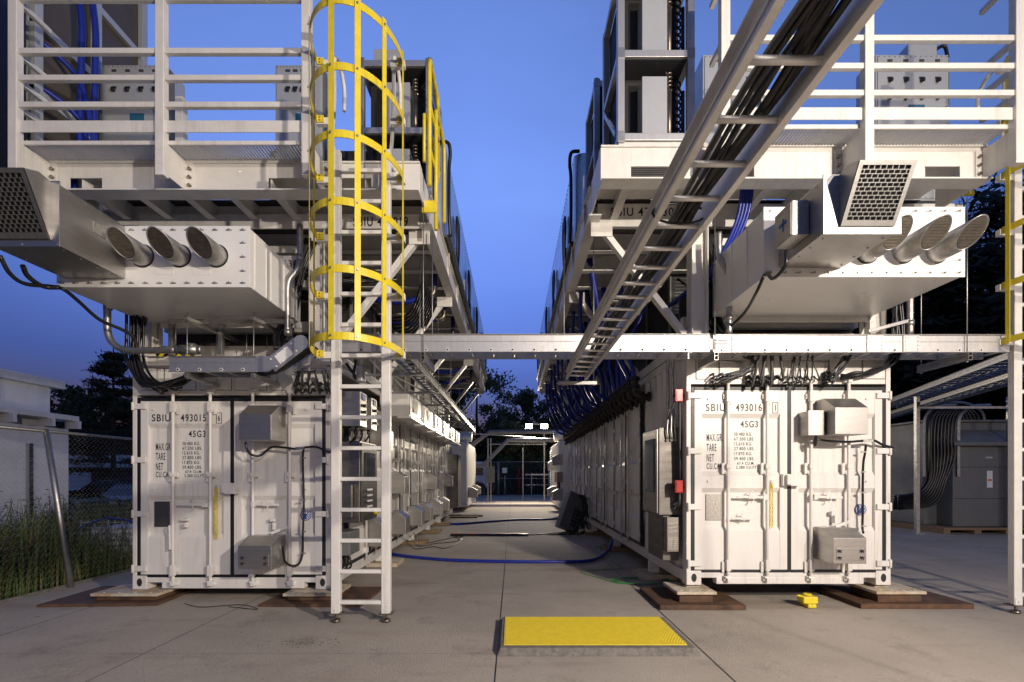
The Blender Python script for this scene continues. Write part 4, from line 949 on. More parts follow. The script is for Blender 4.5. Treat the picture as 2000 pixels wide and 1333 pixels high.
MB().box(2.389, 2.3915, 4.22, 4.34, 3.74, 3.77).box(2.389, 2.3915, 4.265, 4.285, 3.69, 3.80).build('blue_tape', mat('blue_tape', (.05, .16, .4), .6), t)
cable([P(1535, 490, 4.2), P(1533, 520, 4.2), P(1510, 545, 4.4), P(1495, 535, 4.62), P(1478, 570, 4.8), P(1455, 610, 5.2), P(1425, 640, 5.5), P(1395, 670, 5.7)], .016, 'black cable drooping from the junction box beside the right air intake')
cable([P(0, 500, 4.2), P(20, 535, 4.3), P(50, 555, 4.5), P(100, 560, 4.78), P(125, 566, 4.78), P(155, 590, 5.0), P(195, 625, 5.3), P(240, 645, 5.5), P(262, 660, 5.6), P(268, 685, 5.65)], .018, 'black cable drooping from the left air intake to the container corner')
cable([P(45, 520, 4.4), P(55, 540, 4.5), P(85, 560, 4.7), P(118, 562, 4.78)], .022, 'thick black cable loop under the left air intake')

# dark coolers, control cabinets and racks on top of the platforms
def switch_cabinet(x0, x1, y, z0, z1, label, rows, extra=False):
    t = thing('switch_cabinet', label, 'switch cabinet', ((x0 + x1) / 2, y, z0), 'switch cabinets on the platforms')
    MB().box(x0, x1, y, y + .35, z0, z1).build('cabinet_body', GREY2, t, .006)
    MB().box(x0 + .02, x1 - .02, y - .012, y - .001, z0 + .02, z1 - .02).build('cabinet_door', GREY2, t, .003)
    b = MB(); n = 14
    for i in range(n):
        for z in (z0 + .035, z1 - .035): b.cyl((x0 + .035 + i * (x1 - x0 - .07) / (n - 1), y - .016, z), (x0 + .035 + i * (x1 - x0 - .07) / (n - 1), y - .012, z), .006, 6)
    b.build('screws', DARKG, t)
    for r_ in range(rows):
        for k in range(4):
            s = MB(); cx = x0 + .17 + k * (x1 - x0 - .32) / 3; cz = z1 - .34 - (r_ - 1) * .22
            s.box(cx - .03, cx + .03, y - .018, y - .012, cz + .02, cz + .05)
            if r_ == 0: s.build('name_tag', DARKG, t); continue
            s.cyl((cx, y - .045, cz), (cx, y - .018, cz), .024, 10); s.box(cx - .012, cx + .012, y - .055, y - .045, cz - .03, cz + .015); s.build('switch', BLACK, t)
    MB().box(x0 + .44 * (x1 - x0), x0 + .66 * (x1 - x0), y - .016, y - .012, z1 - .74, z1 - .64).build('nameplate', mat('teal_nameplate', (.02, .12, .2), .5) if 'teal_nameplate' not in MATS else MATS['teal_nameplate'], t)
    MB().box(x0 + .48 * (x1 - x0), x0 + .62 * (x1 - x0), y - .015, y - .012, z1 - .785, z1 - .76).box(x0 + .44 * (x1 - x0), x0 + .66 * (x1 - x0), y - .015, y - .012, z1 - .83, z1 - .80).build('paper_label', PAPER, t)
    e = MB()
    for xx in (x0 + .08, x1 - .08): e.tube([(xx + .03 * math.cos(a), y + .15, z1 + .035 + .03 * math.sin(a)) for a in [i * math.pi / 6 for i in range(13)]], .007, 6)
    e.build('lifting_eye', GALV, t)
    MB().box(x1 + .002, x1 + .03, y + .02, y + .1, z0 + .3, z1 - .05).build('side_hinge_rail', GREY, t)
    if extra:
        MB().box(x0 + .45, x0 + .82, y + .05, y + .3, z1, z1 + .18).build('top_box', GREY2, t, .005)
        m = MB(); m.tube(spl([(x0 + .8, y + .1, z1 + .12), (x0 + .95, y + .1, z1 + .2), (x0 + 1.0, y + .1, z1 + .05)]), .02, 8); m.build('cable', CABLE, t)
    return t
PIPEG = mat('grey_pipe_cladding', (.20, .205, .22), .6, .3, var=.15, scale=3)
GREY2 = mat('light_grey_cabinet', (.50, .52, .53), .35, .3, var=.1, scale=3)
switch_cabinet(-5.35, -4.50, 6.3, 4.97, 6.88, 'grey switch cabinet behind the left platform railing, farthest from the ladder', 3)
switch_cabinet(-3.09, -2.48, 6.3, 4.97, 6.88, 'grey switch cabinet behind the left platform railing, next to the ladder', 3)
switch_cabinet(4.58, 5.50, 6.1, 5.0, 6.84, 'grey switch cabinet with a small box on top behind the right platform railing', 3, True)
switch_cabinet(2.40, 3.12, 6.1, 5.0, 6.84, 'grey switch cabinet behind the right platform railing, beside the aluminium rack', 3)
for i, (x, y, h) in enumerate(((-4.28, 6.2, 6.4), (5.0, 7.4, 6.9), (3.35, 6.5, 6.65), (4.75, 8.0, 7.0))):
    if i == 1: continue
    t = tag(MB().box(x - .05, x + .05, y, y + .1, 4.96, h).box(x - .09, x + .03, y + .01, y + .09, h * .85 + .3, h * .85 + .36).build('white_post', WHITE2, None, .006), ('short white post beside the far left switch cabinet', '', 'short white post between the two right switch cabinets', 'white post behind the far right switch cabinet')[i], 'post')
def alu_rack(x0, x1, y0, y1, zs, label):
    t = thing('cooler_rack', label, 'equipment rack', ((x0 + x1) / 2, y0, zs[0]), 'aluminium-framed racks of cooling coils')
    w = .075; z0, z1 = zs[0], zs[-1]
    f = MB()
    for x in (x0, x1 - w):
        for y in (y0, y1 - w): f.box(x, x + w, y, y + w, z0, z1)
    for z in zs:
        for y in (y0 + .004, y1 - w + .004): f.box(x0 + w, x1 - w, y, y + w - .008, z - w, z)
        for x in (x0 + .004, x1 - w + .004): f.box(x, x + w - .008, y0 + w, y1 - w, z - w, z)
    f.build('aluminium_frame', ALU, t, .004)
    c = MB()
    for z in zs:
        for x in (x0, x1 - w): c.box(x - .003, x + w + .003, y0 - .003, y0 + w, z - w - .02, z + .02)
    c.each('corner_joint', GALV, t, .003)
    for a, b in zip(zs[:-1], zs[1:]):
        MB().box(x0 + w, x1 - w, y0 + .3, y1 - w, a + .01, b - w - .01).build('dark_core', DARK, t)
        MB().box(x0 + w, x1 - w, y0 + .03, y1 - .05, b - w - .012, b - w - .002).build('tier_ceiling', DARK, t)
        MB().box(x0 + (x1 - x0) * .35, x0 + (x1 - x0) * .68, y0 + .10, y0 + .32, a + .01, b - w - .13).build('grey_casing', GREY2, t, .004)
        cp = MB(); cx = x1 - w - .16
        cp.cyl((cx, y0 + .14, a), (cx, y0 + .14, b - w - .25), .03, 10)
        zz = b - w - .25
        pts = [(cx + .028 * math.cos(k), y0 + .14 + .028 * math.sin(k), zz + k * .007) for k in [i * .6 for i in range(50)] if zz + k * .007 < b - w - .05]
        cp.tube(pts, .011, 6); cp.build('coil_pipe', BRASS, t)
        hs = MB()
        for k in range(9):
            z = a + .06 + k * (b - a - .2) / 9
            hs.tube([(x1 - w - .04 + .03 * math.cos(u), y0 + .2, z + .035 * math.sin(u)) for u in [i * math.pi / 5 for i in range(11)]], .011, 6)
        hs.cyl((x1 - w - .02, y0 + .1, a), (x1 - w - .02, y0 + .1, b - w - .3), .022, 8)
        hs.build('hoses', CABLE, t)
    if len(zs) > 2: MB().bar((x0 - .002, y0 + .1, z0 + .05), (x0 - .002, y1 - .1, zs[1] - .1), .02, .05, (0, 0, 1)).build('diagonal_strut', ALU, t)
    e = MB()
    for x in (x0 + .04, x1 - .04): e.tube([(x + .03 * math.cos(a), y0 + .05, z1 + .035 + .03 * math.sin(a)) for a in [i * math.pi / 6 for i in range(13)]], .007, 6)
    e.build('lifting_eye', GALV, t)
alu_rack(1.125, 1.95, 5.17, 6.05, (5.20, 6.09, 7.0), 'nearest aluminium-framed cooler rack above the right container, at the aisle corner')
alu_rack(1.10, 1.93, 6.5, 7.3, (5.05, 6.0, 6.85), 'second aluminium-framed cooler rack above the right container, behind the nearest one')
alu_rack(1.08, 1.91, 7.5, 8.2, (5.05, 5.85), 'low aluminium-framed cooler rack above the right container, farthest back')
MB().box(1.14, 2.1, 5.2, 6.1, 5.015, 5.12).build('rack_plinth', WHITE2, pl_r, .004)
alu_rack(-1.95, -1.02, 6.1, 7.0, (5.10, 5.93, 6.78), 'aluminium-framed cooler rack above the left container, seen through the ladder cage')
MB().box(-1.75, -1.4, 6.1, 6.3, 6.79, 6.98).build('top_box', GREY2, [o for o in S.objects if o.name.startswith('cooler_rack')][-1], .004) if False else None
tag(MB().box(-1.78, -1.42, 6.2, 6.4, 6.785, 7.0).cyl((-1.6, 6.19, 6.9), (-1.6, 6.2, 6.9), .05).build('roof_box', GREY2, None, .005), 'small grey box on top of the rack above the left container', 'box')

def cooler_bank(side):
    xe = -.93 if side < 0 else .88; s = 1 if side < 0 else -1; y0 = 6.9 if side < 0 else 7.1; off = 0 if side < 0 else .0
    lab = 'left' if side < 0 else 'right'
    t = thing('dry_cooler', 'long zinc-clad dry cooler along the %s platform edge over the aisle' % lab, 'dry cooler', (xe, 12, 4.96))
    # curved end housing
    m = MB(); n = 12; vs = []
    for i in range(n + 1):
        a = math.pi * .5 * i / n
        vs += [(xe - s * .20 + s * .17 * math.sin(a) * 1.0 - s * .0, y0 + .12 - .12 * math.cos(a), 4.97), (xe - s * .20 + s * .17 * math.sin(a), y0 + .12 - .12 * math.cos(a), 6.27)]
    m.add(vs, [(2 * i, 2 * i + 1, 2 * i + 3, 2 * i + 2) for i in range(n)], True); m.box(*sorted((xe - s * .7, xe - s * .2)), y0 + .0, y0 + .01, 4.97, 6.27); m.build('curved_end', SKYPAN, t)
    MB().box(*sorted((xe - s * 2.6, xe - s * .04)), y0 + .13, 17.4, 4.97, 6.25).build('cooler_body', DARKG, t)
    p = MB(); y = y0 + .13; k = 0
    while y < 17.3:
        y1 = min(y + 1.17, 17.4); p.box(*sorted((xe - s * .038, xe - s * .028)), y, y1 - .006, 5.02, 6.26); y = y1
    p.build('side_panel', SKYPAN, t)
    r = MB(); y = y0 + .2
    while y < 17.3:
        for z in (5.06, 6.22): r.cyl((xe - s * .03, y, z), (xe - s * .018, y, z), .008, 5)
        y += .13
    for k in range(70): r.cyl((xe - s * .03, y0 + .5 + random.random() * 9, z := random.uniform(5.1, 6.2)), (xe - s * .018, y0 + .5, z), .001, 3) if False else None
    r.build('rivets', GALV, t)
    MB().box(*sorted((xe - s * .03, xe + s * .03)), y0 + .1, 17.4, 4.97, 5.018).build('base_channel', DARKG, t)
    fr = MB(); y = 8.0
    for k in range(7):
        fr.box(*sorted((xe - s * .02, xe + s * .02)), y, y + .05, 5.019, 5.3); y += 1.3
    fr.each('bracket', GALV, t)
    # cable loops hanging on the side panel
    for i, y in enumerate((7.9, 10.0, 12.2, 14.4, 16.3)):
        l = MB()
        for dy in (0, .07): l.tube(spl([(xe + s * .0, y + dy, 4.98), (xe + s * .03, y + dy, 5.2), (xe + s * .02, y + dy - .03, 5.55), (xe + s * .02, y + .03 + dy, 5.74), (xe + s * .01, y + .12 + dy, 5.8), (xe + s * .02, y + .2 + dy, 5.72), (xe + s * .02, y + .22 + dy, 5.4), (xe + s * .0, y + .24 + dy, 4.98)], 5), .022, 8)
        l.build('cable_loop', CABLE, t)
    e = MB(); e.tube([(xe + .0, y0 + .08 + .03 * math.cos(a), 6.31 + .03 * math.sin(a)) for a in [i * math.pi / 6 for i in range(13)]], .007, 6); e.build('lifting_eye', GALV, t)
    c = MB(); c.tube(spl([(xe - s * .1, y0 - .02, 6.28), (xe + s * .02, y0 - .03, 6.25), (xe + s * .04, y0 - .0, 6.1), (xe + s * .02, y0 + .02, 5.9), (xe + s * .02, y0 + .02, 5.3), (xe + s * .03, y0 + .1, 4.98)]), .025, 8); c.build('cable', CABLE, t)
cooler_bank(-1); cooler_bank(1)

# big dark cooler at the upper left corner, with panels, frame and blue hoses
t = thing('large_cooler', 'large dark panelled cooler with metal frame at the upper left edge', 'cooler', (-6.6, 5.6, 5))
MB().box(-8.6, -5.5, 5.55, 7.2, 5.0, 8.6).build('cooler_body', mat('brown_panel', (.09, .075, .06), .5, var=.2, scale=2), t)
f = MB()
for z in (5.0, 5.95, 6.75, 7.7, 8.6):
    f.box(-5.5, -5.44, 5.5, 7.2, z - .05, z + .04); f.box(-8.6, -5.5, 5.49, 5.549, z - .05, z + .04)
for y in (5.5, 6.3, 7.1): f.box(-5.499, -5.43, y, y + .1, 5.0, 8.6)
for x in (-5.62, -6.6, -7.6): f.box(x, x + .1, 5.47, 5.53, 5.0, 8.6)
f.build('metal_frame', GREY2, t, .004)
h = MB()
for x, y in ((-5.28, 5.9), (-5.18, 5.98)): h.tube(spl([(x, y, 4.7), (x, y, 5.6), (x + .02, y, 6.6), (x + .02, y, 7.1), (x - .08, y, 7.6), (x - .3, y - .1, 7.75), (x - .6, y - .2, 7.75)]), .036, 10)
h.tube(spl([(-5.16, 5.9, 5.6), (-5.18, 5.9, 6.0), (-5.3, 5.85, 6.4), (-5.55, 5.6, 6.62), (-5.7, 5.4, 6.62)]), .03, 10)
h.tube(spl([(-5.16, 5.95, 5.4), (-5.25, 5.85, 5.85), (-5.5, 5.6, 6.05), (-5.7, 5.4, 6.06)]), .03, 10)
h.each('blue_hose', BLUE, t)
v = MB()
for z in (6.62, 6.06): v.cyl((-5.95, 5.38, z), (-5.68, 5.4, z), .035, 10); v.cyl((-5.8, 5.38, z), (-5.74, 5.38, z), .05, 10)
v.build('valve', VALVE, t)
t = thing('dark_tank', 'very dark metal tank cut by the upper left edge', 'tank', (-6.9, 5.2, 4.9))
MB().box(-7.6, -5.42, 5.05, 5.4, 4.55, 8.2).build('tank_body', mat('blue_black_metal', (.015, .018, .03), .4, .4), t, .02)
MB().box(-7.6, -5.41, 5.03, 5.049, 5.9, 5.98).box(-7.6, -5.41, 5.03, 5.049, 4.95, 5.03).build('band', DARKG, t)

# ------------------------------------------------------------------ cable ladders (trays)
def tray(p, q, w, h, rung, label, group='aluminium cable ladders', holes=True, flange=True, cables=0, name='cable_ladder', m_=None, pack=0.0):
    """ladder tray from p to q (bottom centre line), horizontal runs"""
    p = Vector(p); q = Vector(q); d = (q - p).normalized(); a = Vector((d.y, -d.x, 0)).normalized(); L = (q - p).length; up = a.cross(d); up = up if up.z > 0 else -up
    t = thing(name, label, 'cable ladder', tuple(p), group); mm = m_ or ALU
    for s in (-1, 1):
        r = MB(); o = a * (s * w / 2)
        r.bar(p + o + up * h / 2, q + o + up * h / 2, .004, h, up)
        for zz in (.003, h - .003): r.bar(p + o + a * s * .014 + up * zz, q + o + a * s * .014 + up * zz, .026, .005, up)
        r.bar(p + o + a * s * .006 + up * h * .62, q + o + a * s * .006 + up * h * .62, .006, .008, up)
        r.build('side_rail', mm, t, .0015)
    n = int(L / rung); rg = MB()
    for i in range(n + 1):
        c = p + d * (rung * .5 + i * rung)
        if (c - p).length > L: break
        k = MB(); k.cyl(c - a * w / 2 + up * .025, c + a * w / 2 + up * .025, .0125, 8); k.build('rung', mm, t)
    if holes:
        b = MB()
        for i in range(int(L / .24)):
            c = p + d * (.1 + i * .24) - a * (w / 2 + .003) + up * .035
            for s in (-1, 1):
                cc = p + d * (.1 + i * .24) + a * s * (w / 2 + .003) + up * .03
                b.m(0).cyl(cc, cc + a * s * .003, .018, 14); b.m(1).cyl(cc, cc + a * s * .0045, .0115, 12)  # raised dark disc paints the shade inside each hollow rung
        b.build('rung_ends', [PAPER, DARK], t)
    for i in range(cables):
        o = a * (-w / 2 + .03 + (w - .06) * (pack + (1 - pack) * (i + .5) / cables)); pts = []
        for k in range(int(L / .5) + 2):
            c = p + d * min(k * .5, L - .02) + o + a * random.uniform(-.02, .02) + up * (.05 + random.uniform(0, .03)); pts.append(c)
        MB().tube(spl(pts, 3), random.choice((.008, .011, .014)), 6).build('cable', CABLE if random.random() < .8 else DARKB, t)
    return t
DARKB = mat('dark_blue_cable', (.015, .03, .09), .4)
def rod(x, y, z0, z1, mb): mb.cyl((x, y, z0), (x, y, z1), .0055, 6)
# overhead ladder running towards the camera
t = tray((.84 - .075 + .045, .6, 2.75), (.81, 6.22, 2.75), .225, .115, .24, 'long cable ladder full of black cables running overhead towards the viewer, right of the aisle', cables=9, holes=False, m_=ALU2, pack=.35)
m = MB(); m.bar((.58, 6.19, 2.715), (1.08, 6.19, 2.715), .045, .045); m.build('support_strut', GALV, t, .003)
m = MB(); rod(.66, 6.19, 2.70, 4.65, m); rod(1.04, 6.19, 2.70, 4.65, m); m.cyl((.66, 6.19, 2.68), (.66, 6.19, 2.70), .012, 6).cyl((1.04, 6.19, 2.68), (1.04, 6.19, 2.70), .012, 6); m.each('hanger_rod', GALV, t)
m = MB(); m.tube([(.81 + .13 * math.cos(a), 2.35 + .02 * math.sin(a), 2.81 + .06 * math.sin(a)) for a in [i * math.pi / 8 for i in range(17)]], .006, 6); m.build('cable_tie', BLACK, t)
# transverse ladder across the aisle
tray((-2.02, 5.52, 2.90), (2.18, 5.52, 2.90), .30, .20, .24, 'straight cable ladder crossing the aisle in front of both containers')
t = tray((2.22, 5.52, 2.895), (5.52, 5.52, 2.895), .30, .20, .24, 'cable ladder with a warning label in front of the right container, reaching the right-hand ladder')
MB().box(2.19, 2.42, 5.362, 5.366, 2.93, 3.05).build('warning_label', PAPER, t); lettering('WARNING', 2.24, 2.39, 3.015, 3.04, 5.3605, t)
lettering('DO NOT USE AS A WALKWAY', 2.24, 2.39, 2.99, 3.0, 5.3605, t)
sp = MB()
for x in (2.52, 4.02, 4.42):
    sp = MB(); sp.box(x - .09, x + .09, 5.354, 5.3625, 2.905, 3.085); bolts(sp, [(x + a, 5.354, z) for a in (-.07, .07) for z in (2.93, 2.975, 3.02, 3.065)], .008); sp.build('splice_plate', ALU, t)
# curved fittings under the right tray
m = MB()
for (xc, r_) in ((2.45, .42), (4.3, .62)):
    m.tube([(xc + r_ * math.sin(a) - (0 if xc < 3 else .9), 5.72 + r_ * (1 - math.cos(a)) * .5, 2.88) for a in [i * math.pi / 20 for i in range(11)]], .012, 6)
m.each('curved_side_rail', ALU, t)
# hangers
for i, (x, z1, lab) in enumerate(((-.985, 4.55, 'hanging strut with rods at the left end of the aisle-crossing cable ladder'), (2.235, 4.6, 'hanging strut with rods at the corner above the container marked 493016'), (5.02, 4.6, 'hanging strut with rods near the right end of the aisle-crossing cable ladder'))):
    t = thing('trapeze_hanger', lab, 'hanger', (x, 5.5, 2.86), 'trapeze hangers for the cable ladders')
    m = MB()
    for z in (2.80, 2.845): m.box(x - .021, x + .021, 5.30, 5.98, z + .0, z + .004)
    m.box(x - .021, x - .018, 5.30, 5.98, 2.804, 2.888); m.box(x + .018, x + .021, 5.30, 5.98, 2.804, 2.888); m.box(x - .0215, x + .0215, 5.30, 5.98, 2.885, 2.889); m.build('strut', GALV, t)
    m = MB(); rod(x, 5.34, 2.78, z1, m); rod(x, 5.94, 2.78, z1, m)
    for y in (5.34, 5.94): m.cyl((x, y, 2.785), (x, y, 2.797), .013, 6).cyl((x, y, 2.892), (x, y, 2.90), .013, 6)
    m.each('threaded_rod', GALV, t)
# left front tray with articulated joint
t = tray((-3.80, 5.50, 2.675), (-2.82, 5.50, 2.675), .30, .175, .24, 'short cable ladder in front of the left container, joined to a tilted section')
m = MB(); c0 = Vector((-2.72, 5.345, 2.765)); disc(m, (c0.x, 5.343, c0.z), .088, (0, -1, 0)); m.box(-2.84, c0.x, 5.344, 5.349, 2.68, 2.853); m.build('hinge_plate', ALU, t)
a0 = Vector((-2.64, 5.5, 2.70)); a1 = Vector((-2.33, 5.5, 2.94)); dd = (a1 - a0).normalized(); uu = Vector((-dd.z, 0, dd.x))
t2 = thing('tilted_cable_ladder', 'short tilted cable ladder section rising towards the ladder cage', 'cable ladder', tuple(a0), 'aluminium cable ladders')
for yy in (5.345, 5.655): MB().bar(a0 + Vector((0, yy - 5.5, 0)) + uu * .06, a1 + Vector((0, yy - 5.5, 0)) + uu * .06, .006, .175, uu).build('side_rail', ALU, t2, .003)
m = MB(); m.bar(a0 + dd * .10 + Vector((0, -.16, 0)) + uu * .06, a0 + dd * .28 + Vector((0, -.16, 0)) + uu * .06, .004, .11, uu)
bolts(m, [a0 + dd * k + uu * j_ + Vector((0, -.162, 0)) for k in (.05, .14, .24, .33) for j_ in (.01, .11)], .009); m.build('splice_plate', PAPER, t2)
m = MB(); disc(m, (a1.x - .01, 5.338, a1.z + .06), .085, (0, -1, 0)); m.build('hinge_plate', ALU, t2)
# hanger cage of strut and rods above it
t = thing('hanger_assembly', 'galvanised strut frame with threaded rods under the left duct box', 'strut frame', (-3.1, 5.5, 3.3))
m = MB()
zt = 3.30
m.bar((-3.98, 5.62, zt + .02), (-2.55, 5.62, zt + .02), .04, .05)
for x in (-3.62, -2.88): m.bar((x, 5.36, zt - .02), (x + .05, 7.0, zt - .02), .042, .045); m.bar((x, 5.36, 2.645), (x, 5.95, 2.645), .042, .045)
for x in (-4.15, -3.55, -2.8, -2.45): m.box(x - .025, x + .025, 5.86, 5.92, 3.0, zt + .1)
m.each('strut', GALV, t, .002)
m = MB()
for x in (-3.62, -2.88): rod(x, 5.38, 2.60, zt + .05, m); rod(x + .01, 5.9, 2.62, zt, m)
for x, y in ((-3.9, 5.6), (-3.3, 6.0), (-3.15, 6.2), (-2.7, 6.1), (-2.6, 5.7)): rod(x, y, 2.98, zt, m)
m.each('threaded_rod', GALV, t)
MB().box(-4.45, -3.9, 5.96, 5.97, 3.0, 3.06).build('warning_stripe', mat('hazard_yellow', (.7, .5, .02), .5), t)
m = MB()
for k in range(5): m.prism([(-4.42 + k * .11, 5.956, 3.0), (-4.37 + k * .11, 5.956, 3.0), (-4.32 + k * .11, 5.956, 3.06), (-4.37 + k * .11, 5.956, 3.06)], (0, .003, 0))
m.build('black_stripes', BLACK, t)
# cables on the header panels
def bundle(start, ends, r, label, m_=CABLE, jitter=.05):
    m = MB()
    for i, e in enumerate(ends):
        s0 = Vector(start[0]) + Vector((random.uniform(-1, 1), random.uniform(-.6, .6), 0)) * jitter
        s0.x += (e[0] - s0.x) * (.72 if len(start) == 1 else .3)
        mid = [Vector(p) + Vector((random.uniform(-1, 1), random.uniform(-.5, .5), random.uniform(-.6, .6))) * jitter for p in start[1:]]
        e = Vector(e); m.tube(spl([s0] + mid + [e + Vector((random.uniform(-.03, .03), -.14, -.05)), e + Vector((0, -.05, 0)), e], 5), r, 6); m.cyl(e + Vector((0, -.06, 0)), e, r * 1.7, 8)
    return tag(m.build('cable_bundle', m_), label, 'cables', 'cable bundles on the containers')
random.seed(3)
bundle([(-4.52, 5.85, 3.5), (-4.52, 5.8, 3.1), (-4.5, 5.78, 2.8)], [(-4.45 + .09 * i + (i % 2) * .02, 5.965, 2.66 - .04 * (i % 3)) for i in range(5)], .012, 'black cable bundle fanning out at the outer corner of the left container')
m = MB()
for i in range(13):
    x0_ = -4.58 + random.uniform(0, .19); dx = random.uniform(0, .2); y_ = 5.78 + random.uniform(-.06, .06)
    m.tube(spl([(x0_, y_, 3.55), (x0_, y_, 3.2), (x0_ + .0, y_, 2.92), (x0_ + .12, y_ - .02, 2.74 - .01 * i % 3), (x0_ + .35, y_ - .06, 2.62 - random.uniform(0, .05)), (x0_ + .62, y_ - .12, 2.63 + random.uniform(-.03, .05)), (-3.66, 5.55 + random.uniform(-.1, .1), 2.70 + random.uniform(0, .04)), (-3.3, 5.5 + random.uniform(-.1, .1), 2.72), (-2.75, 5.5 + random.uniform(-.1, .1), 2.72), (-2.25, 5.5 + random.uniform(-.1, .1), 3.0)], 5), .015, 7)
tag(m.build('cable_bundle', CABLE), 'thick black cable bundle curving from the duct box into the short cable ladder', 'cables', 'cable bundles on the containers')
bundle([(-2.35, 5.75, 2.78)], [(-2.62 + .09 * (i % 6), 5.965, 2.66 - .08 * (i // 6)) for i in range(12)], .011, 'grey-black cables plugged into the left container header beside the ladder', DARKG, .08)
cable([P(540, 710, 5.8), P(560, 728, 5.85), P(580, 728, 5.9), P(612, 726, 5.95)], .008, 'single thin black cable plugged into the last header panel of the left container')
bundle([(2.85, 5.6, 2.92), (2.8, 5.62, 2.8)], [(2.38 + .1 * (i % 3), 5.765, 2.74 - .045 * (i // 3)) for i in range(8)], .009, 'black cables on the first header panel of the right container')
bundle([(2.95, 5.6, 2.92)], [(2.80 + .11 * (i % 4), 5.765, 2.70 - .06 * (i // 4)) for i in range(7)], .016, 'thick dark cables on the second header panel of the right container', DARKG, .08)
bundle([(3.35, 5.6, 2.92)], [(3.24 + .08 * (i % 5), 5.765, 2.70 - .06 * (i // 5)) for i in range(8)], .008, 'thin black cables on the third header panel of the right container', CABLE, .1)
bundle([(3.95, 5.6, 2.92), (3.8, 5.62, 2.76)], [(3.70 + .02 * (i % 3), 5.765, 2.75 - .04 * (i // 3)) for i in range(10)], .010, 'black cables sweeping left onto the fourth header panel of the right container')
m = MB()
for i in range(12):
    y_ = 5.66 + random.uniform(-.04, .04)
    m.tube(spl([(4.48 + random.uniform(-.06, .06), y_, 3.6), (4.5 + random.uniform(-.06, .06), y_, 3.1), (4.42 + random.uniform(-.05, .05), y_, 2.85), (4.2, y_, 2.75 + random.uniform(-.03, .03)), (4.0, y_, 2.70 + random.uniform(-.03, .04)), (3.88, 5.72, 2.70 + random.uniform(-.05, .05))], 5), .013, 6)
tag(m.build('cable_bundle', CABLE), 'black cable bundle curving up at the outer corner of the right container', 'cables', 'cable bundles on the containers')
m = MB()
for i in range(14):
    x_ = 2.5 + random.uniform(-.07, .07); y_ = 5.95 + random.uniform(-.08, .08)
    m.tube(spl([(x_ - .15, y_, 4.6), (x_ - .02, y_, 4.1), (x_, y_, 3.6), (x_ + random.uniform(-.03, .03), y_ - .1, 3.35), (x_ + .1, 5.7, 3.1)], 4), .013, 6)
tag(m.build('cable_bundle', CABLE), 'black cable bundle hanging beside the corner column of the right container', 'cables', 'cable bundles on the containers')
m = MB()
for i in range(12):
    x_ = -2.7 + random.uniform(-.06, .06); y_ = 5.9 + random.uniform(-.08, .08)
    m.tube(spl([(x_ + .25, y_, 4.4), (x_ + .1, y_, 4.0), (x_, y_, 3.5), (x_ - .08, y_ - .1, 3.2), (x_ - .05, 5.7, 3.02)], 4), .013, 6)
tag(m.build('cable_bundle', CABLE), 'black cable bundle hanging beside the corner column of the left container', 'cables', 'cable bundles on the containers')
# big conduits
def pipe(pts, r, label, m_=None, fit=(), k=6):
    t = thing('steel_conduit', label, 'conduit', tuple(Vector(pts[0])), 'large steel conduits')
    MB().tube(spl(pts, k), r, 14).build('pipe', m_ or GALV, t)
    m = MB()
    for p, ax in fit:
        p = Vector(p); ax = Vector(ax); m.cyl(p - ax * .03, p + ax * .03, r * 1.22, 14)
    if fit: m.build('coupling', GALV, t)
d_ = 5.55
pipe([P(210, 585, d_), P(210, 610, d_), P(211, 650, d_), P(222, 672, d_), P(245, 684, d_), P(290, 685, d_), P(345, 684, d_)], .037, 'thick galvanised conduit bending under the left duct box towards the container corner', fit=((P(350, 684, d_), (1, 0, 0)), (P(211, 600, d_), (0, 0, 1))))
m = MB(); m.cyl(P(352, 684, d_), P(388, 684, d_), .055, 14).cyl(P(375, 684, d_), P(375, 672, d_), .045).cyl(P(388, 684, d_), P(396, 684, d_), .048)
tag(m.build('conduit_fitting', GALV), 'galvanised conduit tee fitting above the left container header', 'fitting')
pipe([P(586, 440, 5.7), P(586, 500, 5.7), P(582, 525, 5.65), P(566, 545, 5.6), P(562, 565, 5.6), P(562, 600, 5.6), P(562, 656, 5.6)], .034, 'thick galvanised conduit with a double bend left of the ladder cage', fit=((P(562, 650, 5.6), (0, 0, 1)), (P(586, 505, 5.7), (0, 0, 1))))
pipe([P(1404, 455, 5.55), P(1404, 480, 5.55), P(1406, 505, 5.55), P(1420, 530, 5.5), P(1424, 555, 5.5), P(1424, 590, 5.5), P(1424, 655, 5.5)], .034, 'thick galvanised conduit with a double bend beside the right duct box', fit=((P(1424, 622, 5.5), (0, 0, 1)),))
pipe([P(1777, 560, 5.6), P(1777, 600, 5.6), P(1777, 655, 5.6)], .035, 'straight galvanised conduit at the outer side of the right duct box', fit=((P(1777, 632, 5.6), (0, 0, 1)),))
tag(MB().bar(P(1695, 648, 5.6), P(1780, 626, 5.6), .04, .04).build('slotted_strut', GALV, None, .003), 'short slanted galvanised strut beside the straight conduit of the right duct box', 'strut')
tag(MB().box(-4.64, -4.60, 5.0, 5.2, 3.0, 3.45).build('duct_leg', WHITE2, None, .004), 'thin white leg under the outer end of the left duct box', 'leg') if False else None
